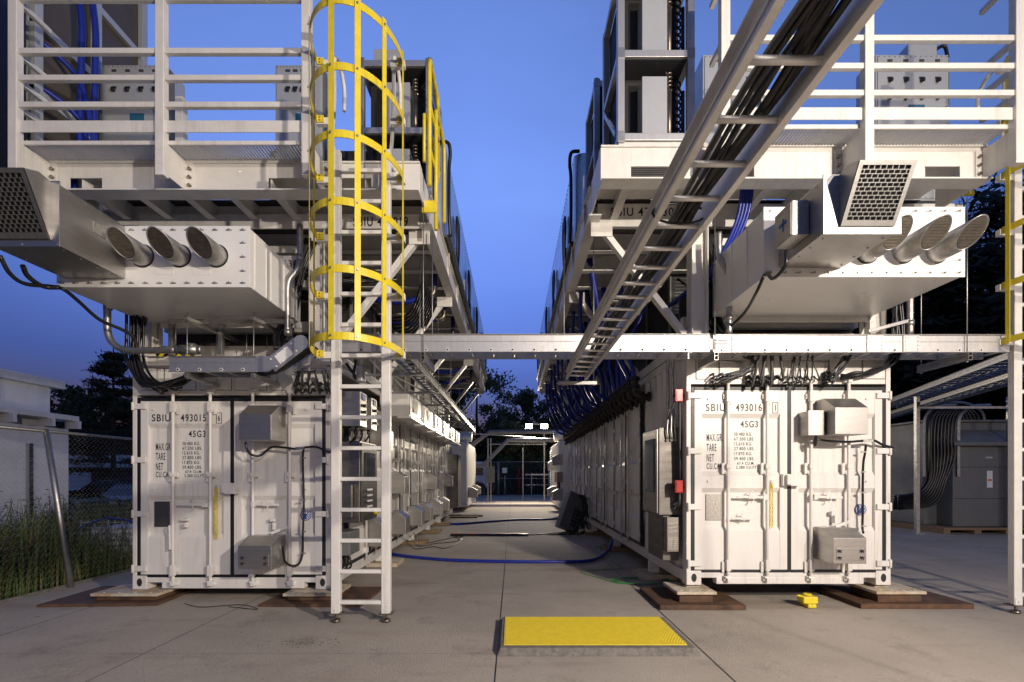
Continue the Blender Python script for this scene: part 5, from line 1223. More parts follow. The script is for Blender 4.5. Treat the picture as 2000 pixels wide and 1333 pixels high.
# cable ladder along the left container, above the louvered boxes
t = tray((-1.47, 5.65, 3.08), (-1.47, 17.6, 3.08), .20, .13, .24, 'long cable ladder running back along the left container above the louvered boxes', holes=False, cables=3)
for k in range(7):
    y = 7.35 + k * 1.6
    b = MB(); b.bar((-2.24, y, 3.06), (-1.33, y, 3.06), .035, .035); b.bar((-2.24, y, 3.38), (-1.95, y, 3.06), .03, .03, (0, 1, 0)); b.bar((-2.24, y + .03, 3.40), (-1.6, y + .03, 3.07), .025, .025, (0, 1, 0)); b.build('wall_bracket', GALV, t)
m = MB()
for k in range(6): rod(-1.34, 7.0 + k * 1.75, 3.05, 4.62, m)
m.each('hanger_rod', GALV, t)
cable([(-2.1, 6.1, 2.95), (-2.0, 6.15, 2.8), (-1.95, 6.25, 2.75), (-2.1, 6.4, 2.85), (-2.05, 6.3, 3.05), (-2.2, 6.2, 3.05)], .018, 'coiled thick black cable above the switch boxes, behind the ladder')
t = thing('flow_switch', 'white bottle-shaped sensor above the switch boxes, behind the ladder', 'sensor', (-1.98, 6.3, 2.75))
MB().cyl((-1.93, 6.15, 2.72), (-1.93, 6.15, 2.92), .055, 16).build('body', GREY2, t, .01); MB().cyl((-1.93, 6.15, 2.921), (-1.93, 6.15, 3.08), .03, 14).build('neck', GREY2, t)

# ------------------------------------------------------------------ blue coolant hoses
def elbow_run(side, i, y, z):
    s = 1 if side < 0 else -1; xe = -1.27 if side < 0 else 1.2; inn = -2.3 if side < 0 else 2.2
    t = thing('coolant_hose', '%s blue hose with steel elbow under the %s platform, counting back' % (ORD[i], 'left' if side < 0 else 'right'), 'hose', (xe, y, z), 'blue coolant hoses under the platforms')
    MB().tube(spl([(inn, y + .05, z - .06), ((inn + xe) / 2, y, z - .13), (xe - s * .22, y, z - .05), (xe - s * .16, y, z - .04)]), .045, 12).build('hose', BLUE, t)
    MB().tube(spl([(xe - s * .17, y, z - .04), (xe - s * .06, y, z - .02), (xe - s * .01, y, z + .03), (xe, y, z + .12)], 5), .043, 12).cyl((xe - s * .15, y, z - .04), (xe - s * .125, y, z - .035), .06, 14).cyl((xe, y, z + .10), (xe, y, z + .12), .055, 14).build('elbow', BRASS, t)
    MB().tube([(xe, y, z + .12), (xe, y, z + .45)], .042, 12).build('riser_hose', BLUE, t)
for i, y in enumerate((7.85, 9.0, 10.3, 11.7, 13.2, 14.8, 16.3)): elbow_run(-1, i, y, 4.47)
random.seed(11)
for i in range(30):
    y = 7.3 + i * .34; x0 = 2.02 + random.uniform(-.04, .05); top = random.uniform(-.1, .1)
    t = thing('coolant_hose', '%s blue valve hose along the right container, counting back from its cabinet' % (ORD[i] if i < 12 else ['thirteenth','fourteenth','fifteenth','sixteenth','seventeenth','eighteenth','nineteenth','twentieth','twenty-first','twenty-second','twenty-third','twenty-fourth','twenty-fifth','twenty-sixth','twenty-seventh','twenty-eighth','twenty-ninth','thirtieth'][i - 12]), 'hose', (x0, y, 2.9), 'blue hoses dropping to the valves of the right container')
    zt_ = 4.62; xa_ = 1.5 + random.uniform(-.3, .45) if i % 3 else 1.95
    MB().tube(spl([(xa_, y + random.uniform(-.3, .3), zt_), (xa_ + .05, y + random.uniform(-.2, .2), 4.1), (1.75 + random.uniform(-.12, .12), y + random.uniform(-.1, .1), 3.5), (1.82, y, 3.12), (1.85, y, 2.98)], 5), random.choice((.032, .038, .045)), 9).build('hose', BLUE, t)
    v = MB(); v.tube(spl([(1.85, y, 3.03), (1.85, y, 2.86), (1.88, y, 2.76), (1.97, y, 2.72), (2.07, y, 2.72)], 4), .05, 10)
    for p, q in (((1.85, y, 2.98), (1.85, y, 3.01)), ((1.85, y, 2.86), (1.85, y, 2.90)), ((1.95, y, 2.72), (1.98, y, 2.72)), ((2.04, y, 2.72), (2.07, y, 2.72))): v.cyl(p, q, .075, 12)
    v.cyl((1.85, y - .12, 2.80), (1.85, y - .0, 2.80), .018, 6).box(1.80, 1.90, y - .14, y - .12, 2.77, 2.83); v.cyl((1.88, y, 2.68), (1.88, y, 2.60), .03, 8)
    v.build('valve', VALVE, t)
for i in range(9):          # hoses sweeping from the platform edge down to the manifold
    y = 8.2 + i * 1.0
    cable([(1.12, y - .3, 4.55), (1.15, y, 4.1), (1.3, y + .4, 3.5), (1.55, y + .8, 3.1), (1.85, y + 1.0, 2.95)], .034, '%s slanting blue hose from the right platform edge to the valves, counting back' % ORD[i], BLUE, 'coolant_hose', 'hose', 'slanting blue hoses on the right')
for i, (a, b) in enumerate(((1.22, 7.6), (1.3, 8.6), (1.35, 9.9))):
    cable([(a - .05, b - .2, 4.85), (a + .1, b, 4.3), (a + .22, b + .2, 3.6)], .05, '%s thick blue hose below the underside of the right platform, counting back' % ORD[i], BLUE, 'coolant_hose', 'hose', 'thick blue hoses on the right')
m = MB()
for k in range(4): m.tube(spl([(2.62 + k * .04, 5.5, 4.9), (2.60 + k * .035, 5.6, 4.5), (2.45 + k * .03, 5.8, 4.1), (2.25 + k * .03, 6.1, 3.9), (2.1, 6.8, 3.85)], 6), .022, 8)
tag(m.build('hose_bundle', BLUE), 'bundle of four blue hoses curving down beside the right corner column', 'hoses')
m = MB()
for k in range(2): m.tube([(-5.0 + k * .07, 5.45, 5.0), (-5.0 + k * .07, 5.45, 4.6), (-4.94 + k * .07, 5.7, 4.3)], .026, 8)
tag(m.build('hose_bundle', BLUE), 'pair of blue hoses seen through the opening at the left end of the platform beam', 'hoses')
m = MB()
for i in range(10): m.tube(spl([(-1.25, 6.8 + i * .12, 4.3), (-1.6, 7.5 + i * .12, 4.05), (-2.1, 8.2 + i * .2, 4.2), (-2.4, 9.0 + i * .2, 4.5)], 4), .018, 6)
tag(m.build('cable_bundle', CABLE), 'black cable bundle sagging beneath the left platform', 'cables', 'cable bundles under the platforms')
for sx, nm in ((-1, 'left'), (1, 'right')):
    m = MB()
    for i in range(9):
        x_ = (-3.9 if sx < 0 else 2.5) + i * .13
        m.tube(spl([(x_, 6.6, 4.3 + random.uniform(-.1, .1)), (x_ + .3, 6.8, 4.15), (x_ + .8, 6.7, 4.2), (x_ + 1.2, 6.9, 4.35)], 4), .018, 6)
    tag(m.build('cable_bundle', CABLE), 'loose black cables in the dark gap above the %s container' % nm, 'cables', 'cable bundles under the platforms')

# ------------------------------------------------------------------ things on the slab
t = thing('tactile_plate', 'yellow tactile plate on a raised rough concrete pad in the foreground', 'tactile plate', (.72, 4.6, 0))
m = MB(); n = 60
def padtop(x0, x1, y0, y1, z, ch):
    m.add([(x0, y0, .001), (x1, y0, .001), (x1, y1, .001), (x0, y1, .001), (x0 + ch, y0 + ch, z), (x1 - ch, y0 + ch, z), (x1 - ch, y1 - ch, z), (x0 + ch, y1 - ch, z)],
          [(4, 5, 6, 7), (0, 1, 5, 4), (1, 2, 6, 5), (2, 3, 7, 6), (3, 0, 4, 7)])
padtop(-.135, 1.60, 4.10, 5.06, .062, .03)
m.build('concrete_pad', PADC, t, .006)
MB().box(-.078, 1.515, 4.19, 5.01, .063, .070).build('yellow_plate', YELM, t, .002)
m = MB()
for i in range(62):
    for k in range(31):
        x = -.058 + i * .0255; y = 4.206 + k * .0262
        s = .0085; x += .0127 if k % 2 else 0; m.add([(x - s, y - s, .0702), (x + s, y - s, .0702), (x + s, y + s, .0702), (x - s, y + s, .0702), (x, y, .0775)], [(0, 1, 4), (1, 2, 4), (2, 3, 4), (3, 0, 4)])
m.build('raised_studs', YELM, t)
t = thing('twist_lock', 'small yellow cast twist lock on the slab in front of the container marked 493016', 'twist lock', (3.45, 5.66, 0))
MB().box(3.36, 3.53, 5.58, 5.72, .05, .13).box(3.40, 3.50, 5.56, 5.74, .004, .0495).cyl((3.445, 5.65, .131), (3.445, 5.65, .155), .05, 12).build('lock_body', YEL, t, .012)
m = MB(); m.add([(3.41, 5.59, .05), (3.49, 5.59, .05), (3.45, 5.55, .05), (3.45, 5.59, .002)], [(0, 1, 2), (0, 1, 3), (1, 2, 3), (0, 2, 3)]); m.build('cone', YEL, t)
MB().cyl((3.40, 5.6, .12), (3.27, 5.56, .155), .009, 8).build('handle', YEL, t)
cable([(-2.35, 9.2, .04), (-1.75, 8.85, .03), (-1.0, 8.55, .03), (0, 8.42, .03), (.9, 8.42, .03), (1.35, 8.52, .03), (1.65, 8.95, .04), (1.9, 9.55, .07), (2.05, 9.9, .2)], .03, 'nearer blue hose lying across the aisle', BLUE, 'floor_hose', 'hose')
cable([(-2.1, 14.7, .05), (-1.5, 15.0, .03), (-.6, 15.8, .03), (.2, 16.3, .03), (1.0, 16.4, .03), (1.6, 16.8, .03), (2.0, 17.2, .1)], .034, 'farther blue hose lying across the aisle', BLUE, 'floor_hose', 'hose')
pts = [(1.95, 9.4, .2), (1.9, 9.0, .02)] + [(1.75 + .03 * math.sin(k), 8.6 - k * .35, .01) for k in range(3)] + [(1.1, 7.7, .01), (1.3, 7.15, .01)]
for k in range(26): a = k * .75; pts.append((1.85 + (.42 + .03 * math.sin(k * 2.1)) * math.cos(a + 3.2), 6.95 + (.20 + .03 * math.cos(k * 1.7)) * math.sin(a + 3.2), .008 + k * .0009))
cable(pts, .0055, 'thin green cable coiled on the slab beside the right container', GREENC, 'green_cable', 'cable', k=5, n=6)
cable([(2.0, 9.9, .2), (1.9, 9.95, .02), (1.8, 9.9, .02), (1.95, 10.2, .02), (1.75, 10.3, .02), (1.9, 9.9, .03), (1.85, 10.1, .03)], .006, 'short green cable loop by the near blue hose end', GREENC, 'green_cable', 'cable', n=6)
t = thing('cable_ramp', 'black rubber cable ramp with orange markings across the aisle', 'cable ramp', (-.6, 12.3, 0))
MB().prism([(-1.56, 12.15, .004), (-1.56, 12.22, .05), (-1.56, 12.36, .05), (-1.56, 12.43, .004)], (1.95, 0, 0)).build('ramp_body', BLACK, t)
m = MB()
for k in range(5): m.box(-1.5 + k * .36, -1.28 + k * .36, 12.24, 12.34, .0505, .056)
m.build('orange_stripe', ORANGE, t)
cable([(.39, 12.3, .02), (.8, 12.5, .01), (1.1, 12.7, .01), (1.5, 12.9, .01), (1.9, 13.0, .02)], .012, 'black cable leaving the cable ramp towards the tilted equipment box')
for i in range(3):
    cable([(-2.2, 9.8 + i * .5, .25), (-2.0, 9.9 + i * .4, .03), (-1.7, 10.3 + i * .5, .012), (-1.4, 10.1 + i * .9, .012), (-1.2, 11.2 + i * .4, .012), (-1.5, 12.1 + i * .1, .012)], .008, '%s thin black cable straggling from the left container to the cable ramp' % ORD[i], n=6)
cable([(-3.9, 5.75, .01), (-3.6, 5.6, .01), (-3.2, 5.7, .01), (-2.9, 5.5, .01), (-3.3, 5.62, .01)], .004, 'thin dark wire lying under the front edge of the left container', n=5)
m = MB(); rg_ = random.Random(31)
for i in range(420):
    rr_ = abs(rg_.gauss(0, .11)); a_ = rg_.uniform(0, 6.28); x_, y_, k_ = -1.90 + rr_ * math.cos(a_) * 1.3, 4.42 + rr_ * math.sin(a_) * .8, rg_.uniform(.002, .007)
    m.add([(x_ - k_, y_, .001), (x_, y_ - k_, .001), (x_ + k_, y_, .001), (x_, y_ + k_, .001), (x_, y_, k_ * 1.2)], [(0, 1, 4), (1, 2, 4), (2, 3, 4), (3, 0, 4)])
tag(m.build('gravel', PADC), 'small scatter of dark grit on the slab in front of the ladder', 'grit', kind='stuff')
m = MB()
for i in range(900):
    x_, y_, k_ = rg_.uniform(-5.5, 6), rg_.uniform(2.6, 9), rg_.uniform(.0015, .0045)
    m.add([(x_ - k_, y_, .001), (x_, y_ - k_, .001), (x_ + k_, y_, .001), (x_, y_ + k_, .001), (x_, y_, k_ * 1.2)], [(0, 1, 4), (1, 2, 4), (2, 3, 4), (3, 0, 4)])
tag(m.build('debris', PADC), 'tiny specks of debris strewn over the slab', 'debris', kind='stuff')
# tilted equipment box
t = thing('equipment_box', 'grey equipment box with rows of switches leaning against the right container', 'equipment', (1.45, 12.9, 0))
M3 = Matrix.Translation((1.50, 12.9, .08)) @ Matrix.Rotation(R(20), 4, 'Y') @ Matrix.Rotation(R(-14), 4, 'X') @ Matrix.Rotation(R(12), 4, 'Z')
def tb(a, m_, name, bev=.005):
    k = MB(); k.box(*a); k.v = [tuple(M3 @ Vector(v)) for v in k.v]; return k.build(name, m_, t, bev)
tb((-.28, .28, 0, .35, 0, 1.02), GREY, 'box_body'); tb((-.26, .26, -.012, -.001, .02, 1.0), GREY, 'front_panel')
for i in range(3):
    for k in range(5): tb((-.02 + i * .09, .03 + i * .09, -.05, -.012, .12 + k * .1, .18 + k * .1), BLACK, 'switch', .003)
m = MB()
for i in range(9): m.tube(spl([(1.85 + random.uniform(-.1, .1), 13.0, 1.0), (1.95 + random.uniform(-.1, .1), 12.9, .7), (1.9 + random.uniform(-.15, .1), 12.8, .3), (1.7 + random.uniform(-.3, .2), 12.5, .03), (1.2 + random.uniform(-.4, .5), 12.4, .02)], 4), .014, 6)
m.build('cables', CABLE, t)

# ------------------------------------------------------------------ far end of the aisle
def enclosure(x0, x1, y0, y1, z0, z1, label, aisle):
    t = thing('generator_enclosure', label, 'enclosure', ((x0 + x1) / 2, y0, z0), 'white enclosures past the containers')
    MB().box(x0, x1, y0, y1, z0, z1).build('body', WHITE, t, .03)
    xf = x1 if aisle > 0 else x0
    m = MB()
    for k in range(22): z = z0 + .25 + k * (z1 - z0 - .4) / 22; m.prism([(xf, y1 - 1.0, z), (xf + aisle * .06, y1 - 1.0, z - .02), (xf, y1 - 1.0, z + .06)], (0, .9, 0))
    m.build('louvre', WHITE, t)
    m = MB()
    for k in range(5): m.box(*sorted((xf, xf + aisle * .015)), y0 + .15 + k * .75, y0 + .85 + k * .75, z0 + .2, z1 - .1)
    m.each('door_panel', WHITE, t, .005)
    MB().box(x0 - .02, x1 + .02, y0 - .02, y1, z0 - .12, z0 - .002).build('base_frame', WHITE2, t, .01)
    m = MB(); xm = x1 - .6 if aisle > 0 else x0 + .6
    m.cyl((xm, y1 - .8, z1), (xm, y1 - .8, z1 + .3), .3, 18); m.tube(spl([(xm, y1 - .8, z1 + .3), (xm, y1 - .8, z1 + .42), (xm + aisle * .15, y1 - .8, z1 + .52), (xm + aisle * .5, y1 - .8, z1 + .5)]), .26, 16); m.build('duct_hood', ALU, t)
    return t
enclosure(-4.6, -1.95, 20.5, 25.2, .3, 2.95, 'white generator enclosure past the end of the left container', 1)
enclosure(1.95, 4.6, 20.0, 24.8, .3, 2.95, 'white generator enclosure past the end of the right container', -1)
hg = hood('vent_hood', .5, .45, .4, '', False, .28, 'hoods on the far enclosures')
for i, (x, y, z, rz, lab) in enumerate(((-1.95, 21.3, .55, 90, 'nearer stainless hood on the white enclosure past the left container'), (-1.95, 23.6, .6, 90, 'farther stainless hood on the white enclosure past the left container'),
        (1.95, 18.9, 1.9, -90, 'upper nearer stainless hood at the end of the right container'), (1.95, 21.2, 1.75, -90, 'upper farther stainless hood on the white enclosure past the right container'),
        (1.95, 18.9, .55, -90, 'lower nearer stainless hood at the end of the right container'), (1.95, 21.4, .6, -90, 'lower farther stainless hood on the white enclosure past the right container'))):
    place(hg, i == 0, (x, y, z), R(rz), lab)
for i, (y, z, h, m_) in enumerate(((19.3, 1.25, .4, GREY), (18.8, 1.25, .4, WOOD))):
    t = thing('wall_box', ('grey', 'tan')[i] + ' wall box between the hoods at the end of the right container', 'wall box', (1.8, y, z))
    MB().box(1.7, 1.94, y - .25, y + .2, z, z + h).build('box_body', GREY if i == 0 else mat('tan_box', (.3, .24, .16), .5), t, .006); MB().cyl((1.8, y, z - .3), (1.8, y, z), .02).cyl((1.85, y + .1, z - .3), (1.85, y + .1, z), .02).build('conduit', CABLE, t)
def hpipe(pts, r, label):
    tag(MB().tube(pts, r, 14).build('overhead_pipe', PIPEG), label, 'pipe', 'large pipes crossing the far end')
z1_, z2_ = 3.75, 3.38
hpipe([(-2.15, 24.6, 3.0), (-1.15, 24.8, z1_), (3.2, 24.8, z1_)], .105, 'upper large grey pipe crossing the far end of the aisle')
hpipe([(-2.3, 26.8, 2.0), (-1.65, 27, 2.05), (-.25, 27, z2_ + .1), (3.0, 27, z2_ + .1)], .12, 'lower large grey pipe with a sloping bend crossing the far end of the aisle')
tag(MB().cyl((-3, 21, 3.42), (1.2, 26, 3.55), .022).build('thin_pipe', GALV), 'thin pipe line above the white enclosure at the far end', 'pipe')
t = thing('pole_panel', 'pair of thin posts carrying a grey electrical panel at the far left of the aisle', 'panel', (-1.28, 27.2, 0))
m = MB(); 
for x in (-1.38, -1.22): m.box(x - .03, x + .03, 27.2, 27.26, 0, 3.6)
m.box(-1.75, -1.0, 27.1, 27.5, .001, .04); m.build('posts', GALV, t); MB().box(-1.48, -1.02, 27.0, 27.18, 1.12, 2.0).build('panel_box', GREY, t, .01)
t = thing('pipe_support', 'thin pipe support frame under the lower overhead pipe', 'support', (1.3, 27.1, 0))
MB().box(-1.3, 1.9, 27.05, 27.1, z2_ - .15, z2_ - .1).box(.62, .68, 30.05, 30.11, .05, z2_ - .15).build('frame', GALV, t)
# flood lights on a pole
t = thing('flood_light', 'pole with two lit flood lights at the far end of the aisle', 'flood light', (1.84, 28, 0))
MB().cyl((1.84, 28, .02), (1.84, 28, 4.5), .05, 12).box(1.68, 2.0, 27.85, 28.15, .002, .02).box(.9, 2.0, 27.97, 28.03, 4.45, 4.51).build('pole', GALV, t, .004)
for x in (.95, 1.82):
    h = MB().box(x - .21, x + .21, 27.78, 27.95, 4.19, 4.47).build('lamp_head', DARKG, t, .01)
    MB().box(x - .19, x + .19, 27.765, 27.779, 4.21, 4.45).build('lens', LAMPM, h)
    for nm_, e_, tgt in (('flood_beam', 230, (x * .2, 20, 0)),):
        L_ = bpy.data.lights.new(nm_, 'SPOT'); L_.energy = e_; L_.spot_size = R(150); L_.spot_blend = .8; L_.shadow_soft_size = .12; L_.color = (1, .86, .66)
        lo = bpy.data.objects.new(nm_, L_); col.objects.link(lo); lo.parent = h
        lo.location = Vector((x, 27.72, 4.33)) - Vector(ORG[t.name]); lo.rotation_euler = (Vector((x, 27.7, 4.33)) - Vector(tgt)).to_track_quat('Z', 'Y').to_euler()
# the yard flood light that lights the front of the site, on its pole behind the viewer
t = thing('flood_light', 'yard flood light on a tall pole behind the viewer', 'flood light', (8.4, -11.2, 0))
MB().cyl((8.4, -11.3, 0), (8.4, -11.3, 7.6), .07, 12).box(8.1, 8.7, -11.6, -11.0, .002, .05).build('pole', GALV, t, .004)
h = MB().box(8.15, 8.65, -11.25, -11.0, 7.25, 7.6).build('lamp_head', DARKG, t, .01)
MB().box(8.18, 8.62, -10.999, -10.985, 7.28, 7.57).build('lens', LAMPM, h)
L_ = bpy.data.lights.new('yard_beam', 'SPOT'); L_.energy = 720; L_.spot_size = R(88); L_.spot_blend = .9; L_.shadow_soft_size = .10; L_.color = (1, .88, .75)
lo = bpy.data.objects.new('yard_beam', L_); col.objects.link(lo); lo.parent = h
p_ = Vector((8.4, -10.9, 7.4)); lo.location = p_ - Vector(ORG[t.name]); lo.rotation_euler = (p_ - Vector((2.4, 6.0, 1.0))).to_track_quat('Z', 'Y').to_euler()
t = thing('work_light', 'work light on a tripod stand just behind the viewer to the right', 'work light', (4.9, -1.25, 0))
MB().cyl((4.9, -1.32, .5), (4.9, -1.32, 3.98), .025, 10).build('mast', GALV, t)
for a_ in (0, 2.09, 4.19): MB().cyl((4.9, -1.32, .9), (4.9 + .7 * math.cos(a_), -1.32 + .7 * math.sin(a_), .02), .016, 8).build('leg', GALV, t)
h = MB().box(4.7, 5.1, -1.40, -1.28, 3.96, 4.23).build('lamp_head', DARKG, t, .01); MB().box(4.73, 5.07, -1.279, -1.27, 3.99, 4.20).build('lens', LAMPM, h)
L_ = bpy.data.lights.new('work_beam', 'SPOT'); L_.energy = 370; L_.spot_size = R(164); L_.spot_blend = 1.0; L_.shadow_soft_size = .07; L_.color = (1, .885, .76)
lo = bpy.data.objects.new('work_beam', L_); col.objects.link(lo); lo.parent = h
p_ = Vector((4.9, -1.2, 4.1)); lo.location = p_ - Vector(ORG[t.name]); lo.rotation_euler = (p_ - Vector((-3.0, 6, 1.2))).to_track_quat('Z', 'Y').to_euler()
# gate and fence
def mesh_wires(mb, A, B, z0, z1, s, r):
    """chain-link weave from A to B: zigzag wires"""
    A = Vector((*A, 0)); B = Vector((*B, 0)); L = (B - A).length; d = (B - A).normalized(); nx = int(L / s); nz = int((z1 - z0) / (s / 1)) * 2
    nrm = Vector((-d.y, d.x, 0))
    for i in range(nx + 1):
        pts = []
        for k in range(nz + 1):
            x = min(max(i * s + (s / 2 if k % 2 else -s / 2) * (1 if i % 2 else 1), 0), L)
            pts.append(A + d * x + Vector((0, 0, z0 + (z1 - z0) * k / nz)) + nrm * (.002 if k % 2 else -.002))
        mb.tube(pts, r, 3, False)
def fence(A, B, h, label, posts, s, r, bars=(), z0=0.0):
    t = thing('chain_link_fence', label, 'fence', ((A[0] + B[0]) / 2, (A[1] + B[1]) / 2, z0))
    m = MB(); mesh_wires(m, A, B, z0 + .04, z0 + h - .03, s, r); m.build('wire_mesh', CHAINM, t)
    A3 = Vector((*A, 0)); B3 = Vector((*B, 0))
    MB().cyl(A3 + Vector((0, 0, z0 + h)), B3 + Vector((0, 0, z0 + h)), .022).build('top_rail', GALV, t)
    for f_, lean in posts:
        p = A3.lerp(B3, f_); MB().cyl(p + Vector((lean[0], lean[1], z0 - .1)), p + Vector((0, 0, z0 + h + .03)), .038).build('post', GALV, t)
    for z in bars: MB().cyl(A3 + Vector((0, 0, z0 + z)), B3 + Vector((0, 0, z0 + z)), .022).build('rail', GALV, t)
fence((-1.05, 35.5), (-12, 35.5), 2.5, 'chain-link fence at the far end, left of the gate', ((0, (0, 0)), (.25, (0, 0)), (.5, (0, 0))), .13, .007)
fence((4.6, 35.5), (14, 35.5), 2.5, 'chain-link fence at the far end, right of the gate', ((0, (0, 0)), (.4, (0, 0))), .13, .007)
fence((-1.0, 35.45), (4.55, 35.45), 2.5, 'chain-link gate closing the far end of the aisle', ((0, (0, 0)), (.99, (0, 0)), (.66, (0, 0))), .13, .007, (.06, 1.28))
tag(MB().box(-.75, -.4, 35.38, 35.39, 1.68, 2.06).build('gate_sign', PAPER), 'white paper sign on the far gate', 'sign')
for i, (x, h) in enumerate(((-.55, 1.45), (.45, 1.9))): tag(MB().cyl((x, 34.8, 0), (x, 34.8, h), .04 if i == 0 else .02).box(x - .05, x + .05, 34.75, 34.85, h, h + .03).build('bollard', (GALV, RED)[i]), ('short grey post below the gate sign', 'thin red marker post in front of the gate')[i], 'post')
t = thing('guard_rail', 'low galvanised rails beyond the gate', 'guard rail', (4, 39, 0))
MB().box(1.0, 9, 39, 39.06, 1.5, 1.62).box(1.0, 9, 39, 39.06, .7, .78).build('rail', GALV, t)
for x in (1.5, 3.5, 5.5): MB().box(x, x + .08, 39.065, 39.15, -.3, 1.7).build('post', GALV, t)
# white truck beyond the fence
t = thing('white_truck', 'white truck parked beyond the fence, left of the gate', 'truck', (-3.6, 38.5, -.2))
MB().box(-6.6, -2.1, 38.0, 40.4, .9, 2.6).build('cab_body', SIDING, t, .08); MB().box(-3.1, -2.3, 37.98, 37.999, 1.5, 2.3).build('window', mat('brown_window', (.15, .07, .03), .2), t, .01)
for x in (-2.75, -5.2):
    w = MB().cyl((x, 37.75, .35), (x, 38.1, .35), .62, 24).build('wheel', BLACK, t); MB().cyl((x, 37.74, .35), (x, 37.749, .35), .3, 16).build('rim', GALV, w)
MB().prism([(-3.55, 37.9, .4), (-3.4, 37.9, .95), (-3.0, 37.9, 1.2), (-2.45, 37.9, 1.2), (-2.0, 37.9, .9), (-1.9, 37.9, .5), (-2.05, 37.9, .5), (-2.2, 37.9, .8), (-2.5, 37.9, 1.05), (-3.0, 37.9, 1.05), (-3.3, 37.9, .8), (-3.4, 37.9, .4)], (0, .2, 0)).build('wheel_arch', SIDING, t)
MB().box(-1.95, -1.5, 38.1, 39.5, .3, .8).build('step', DARKG, t, .02); MB().box(-1.7, -1.6, 38.3, 38.4, .8, 1.9).build('mirror', DARKG, t)

# ------------------------------------------------------------------ left side: fence, weeds, buildings, car
fence((-6.30, 3.2), (-6.30, 18), 2.13, 'old chain-link fence with a leaning post beside the weeds on the left', ((.225, (.26, .1)), (.6, (0, 0)), (.85, (0, 0))), .078, .0018, z0=0.0)
tag(MB().box(-6.16, -6.125, -2, 36, -.1, .035).build('slab_kerb', PADC, None), 'thin raised concrete edge along the left side of the slab', 'kerb')
random.seed(5)
m = MB()
for i in range(15000):
    x = -6.42 - random.random() ** 1.3 * 5.5; y = 3.4 + random.random() * 11
    h = random.uniform(.35, 1.0) * (1.2 if y < 7 else .78) + .22 * math.sin(x * 1.7 + y * 1.1); h = max(h, .25)
    if math.sin(x * 2.3 + 1.1) * math.cos(y * 2.9) + .5 * math.sin(x * 5.1 - y * 4.2) < random.uniform(-1.2, .5): h *= .5
    a = random.uniform(0, 6.28); lean = random.uniform(.05, .6) * h; w = random.uniform(.006, .016)
    dx, dy = math.cos(a), math.sin(a); b = Vector((x, y, -.3)); tip = b + Vector((dx * lean, dy * lean, h + .3)); mid = b + Vector((dx * lean * .35, dy * lean * .35, (h + .3) * .6)); sd = Vector((-dy, dx, 0)) * w
    m.cur = 0 if random.random() < .82 else 1
    m.add([b - sd, b + sd, mid + sd * .8, mid - sd * .8, tip], [(0, 1, 2, 3), (3, 2, 4)])
for i in range(520):
    x = -6.42 - random.random() ** 1.2 * 4.5; y = 3.6 + random.random() * 9; h = random.uniform(.85, 1.7) * (1 if y < 6.5 else .7)
    a = random.uniform(0, 6.28); top = Vector((x + .25 * math.cos(a), y + .25 * math.sin(a), h)); bs = Vector((x, y, -.3)); m.cur = 1; m.tube([bs, bs.lerp(top, .5) + Vector((0, 0, .05)), top], .005, 3, False); m.cur = 0
    for k in range(26):
        f = random.uniform(.35, 1.02); p = bs.lerp(top, f) + Vector((random.uniform(-.09, .09), random.uniform(-.09, .09), 0)); b1 = random.uniform(0, 6.28); l = random.uniform(.03, .075)
        u = Vector((math.cos(b1), math.sin(b1), random.uniform(-.3, .5))) * l; v_ = Vector((-u.y, u.x, random.uniform(-.02, .02))) * .38
        m.add([p, p + u * .5 + v_, p + u, p + u * .5 - v_], [(0, 1, 2, 3)])
tag(m.build('weeds', [WEED, WEEDY]), 'tall wild weeds and grass growing behind the fence on the left', 'weeds', kind='stuff')
# white building
t = thing('white_building', 'white painted building with overhanging flat roofs behind the fence on the left', 'building', (-20, 10, -.25))
MB().box(-30, -16.7, 1.0, 17.2, -.25, 4.62).build('main_wall', SIDING, t)
MB().box(-30, -16.35, 1.0, 17.7, 4.66, 4.95).build('upper_roof', ROOFM, t, .02)
MB().box(-30, -16.55, 1.0, 17.3, 3.62, 4.659).build('upper_wall', SIDING, t)
MB().box(-16.699, -16.3, 14.6, 17.75, -.25, 3.22).build('wing_wall', SIDING, t)
MB().box(-16.98, -15.9, 14.3, 17.75, 3.5, 3.68).build('lower_roof', ROOFM, t, .01)
for y in (15.3, 16.6, 17.6): MB().box(-16.3, -15.8, y, y + .12, 3.22, 3.499).build('roof_bracket', SIDING, t)
MB().cyl((-16.22, 16.3, .1), (-16.22, 16.3, 2.6), .05, 8).build('downpipe', DARKG, t)
m = MB()
for k in range(18): m.box(-16.697, -16.69, 1.0, 14.59, .2 + k * .18, .212 + k * .18)
m.build('block_courses_groove', GREY, t)
MB().box(-16.68, -16.6, 1, 14.5, 3.0, 3.05).build('wall_rail', GREY, t); MB().box(-16.68, -16.55, 15.3 - 1.2, 14.3, 2.9, 3.4).build('wall_lamp', DARKG, t)
t = thing('garage', 'low white garage with a wide door and dark brick corner behind the black car', 'garage', (-31, 33, -.25))
MB().box(-38, -27.9, 33, 39, -.25, 2.05).build('brick_wall', mat('dark_brick', (.05, .035, .03), .8, var=.4, scale=6), t); MB().box(-38.2, -27.7, 32.7, 39.2, 2.05, 2.95).build('parapet', SIDING, t, .02)
d_ = MB().box(-30.6, -28.7, 32.9, 32.999, -.25, 1.8).build('garage_door', SIDING, t); m = MB()
for k in range(4): m.box(-30.6, -28.7, 32.885, 32.899, .2 + k * .4, .22 + k * .4)
m.build('panel_joint', ROOFM, d_)
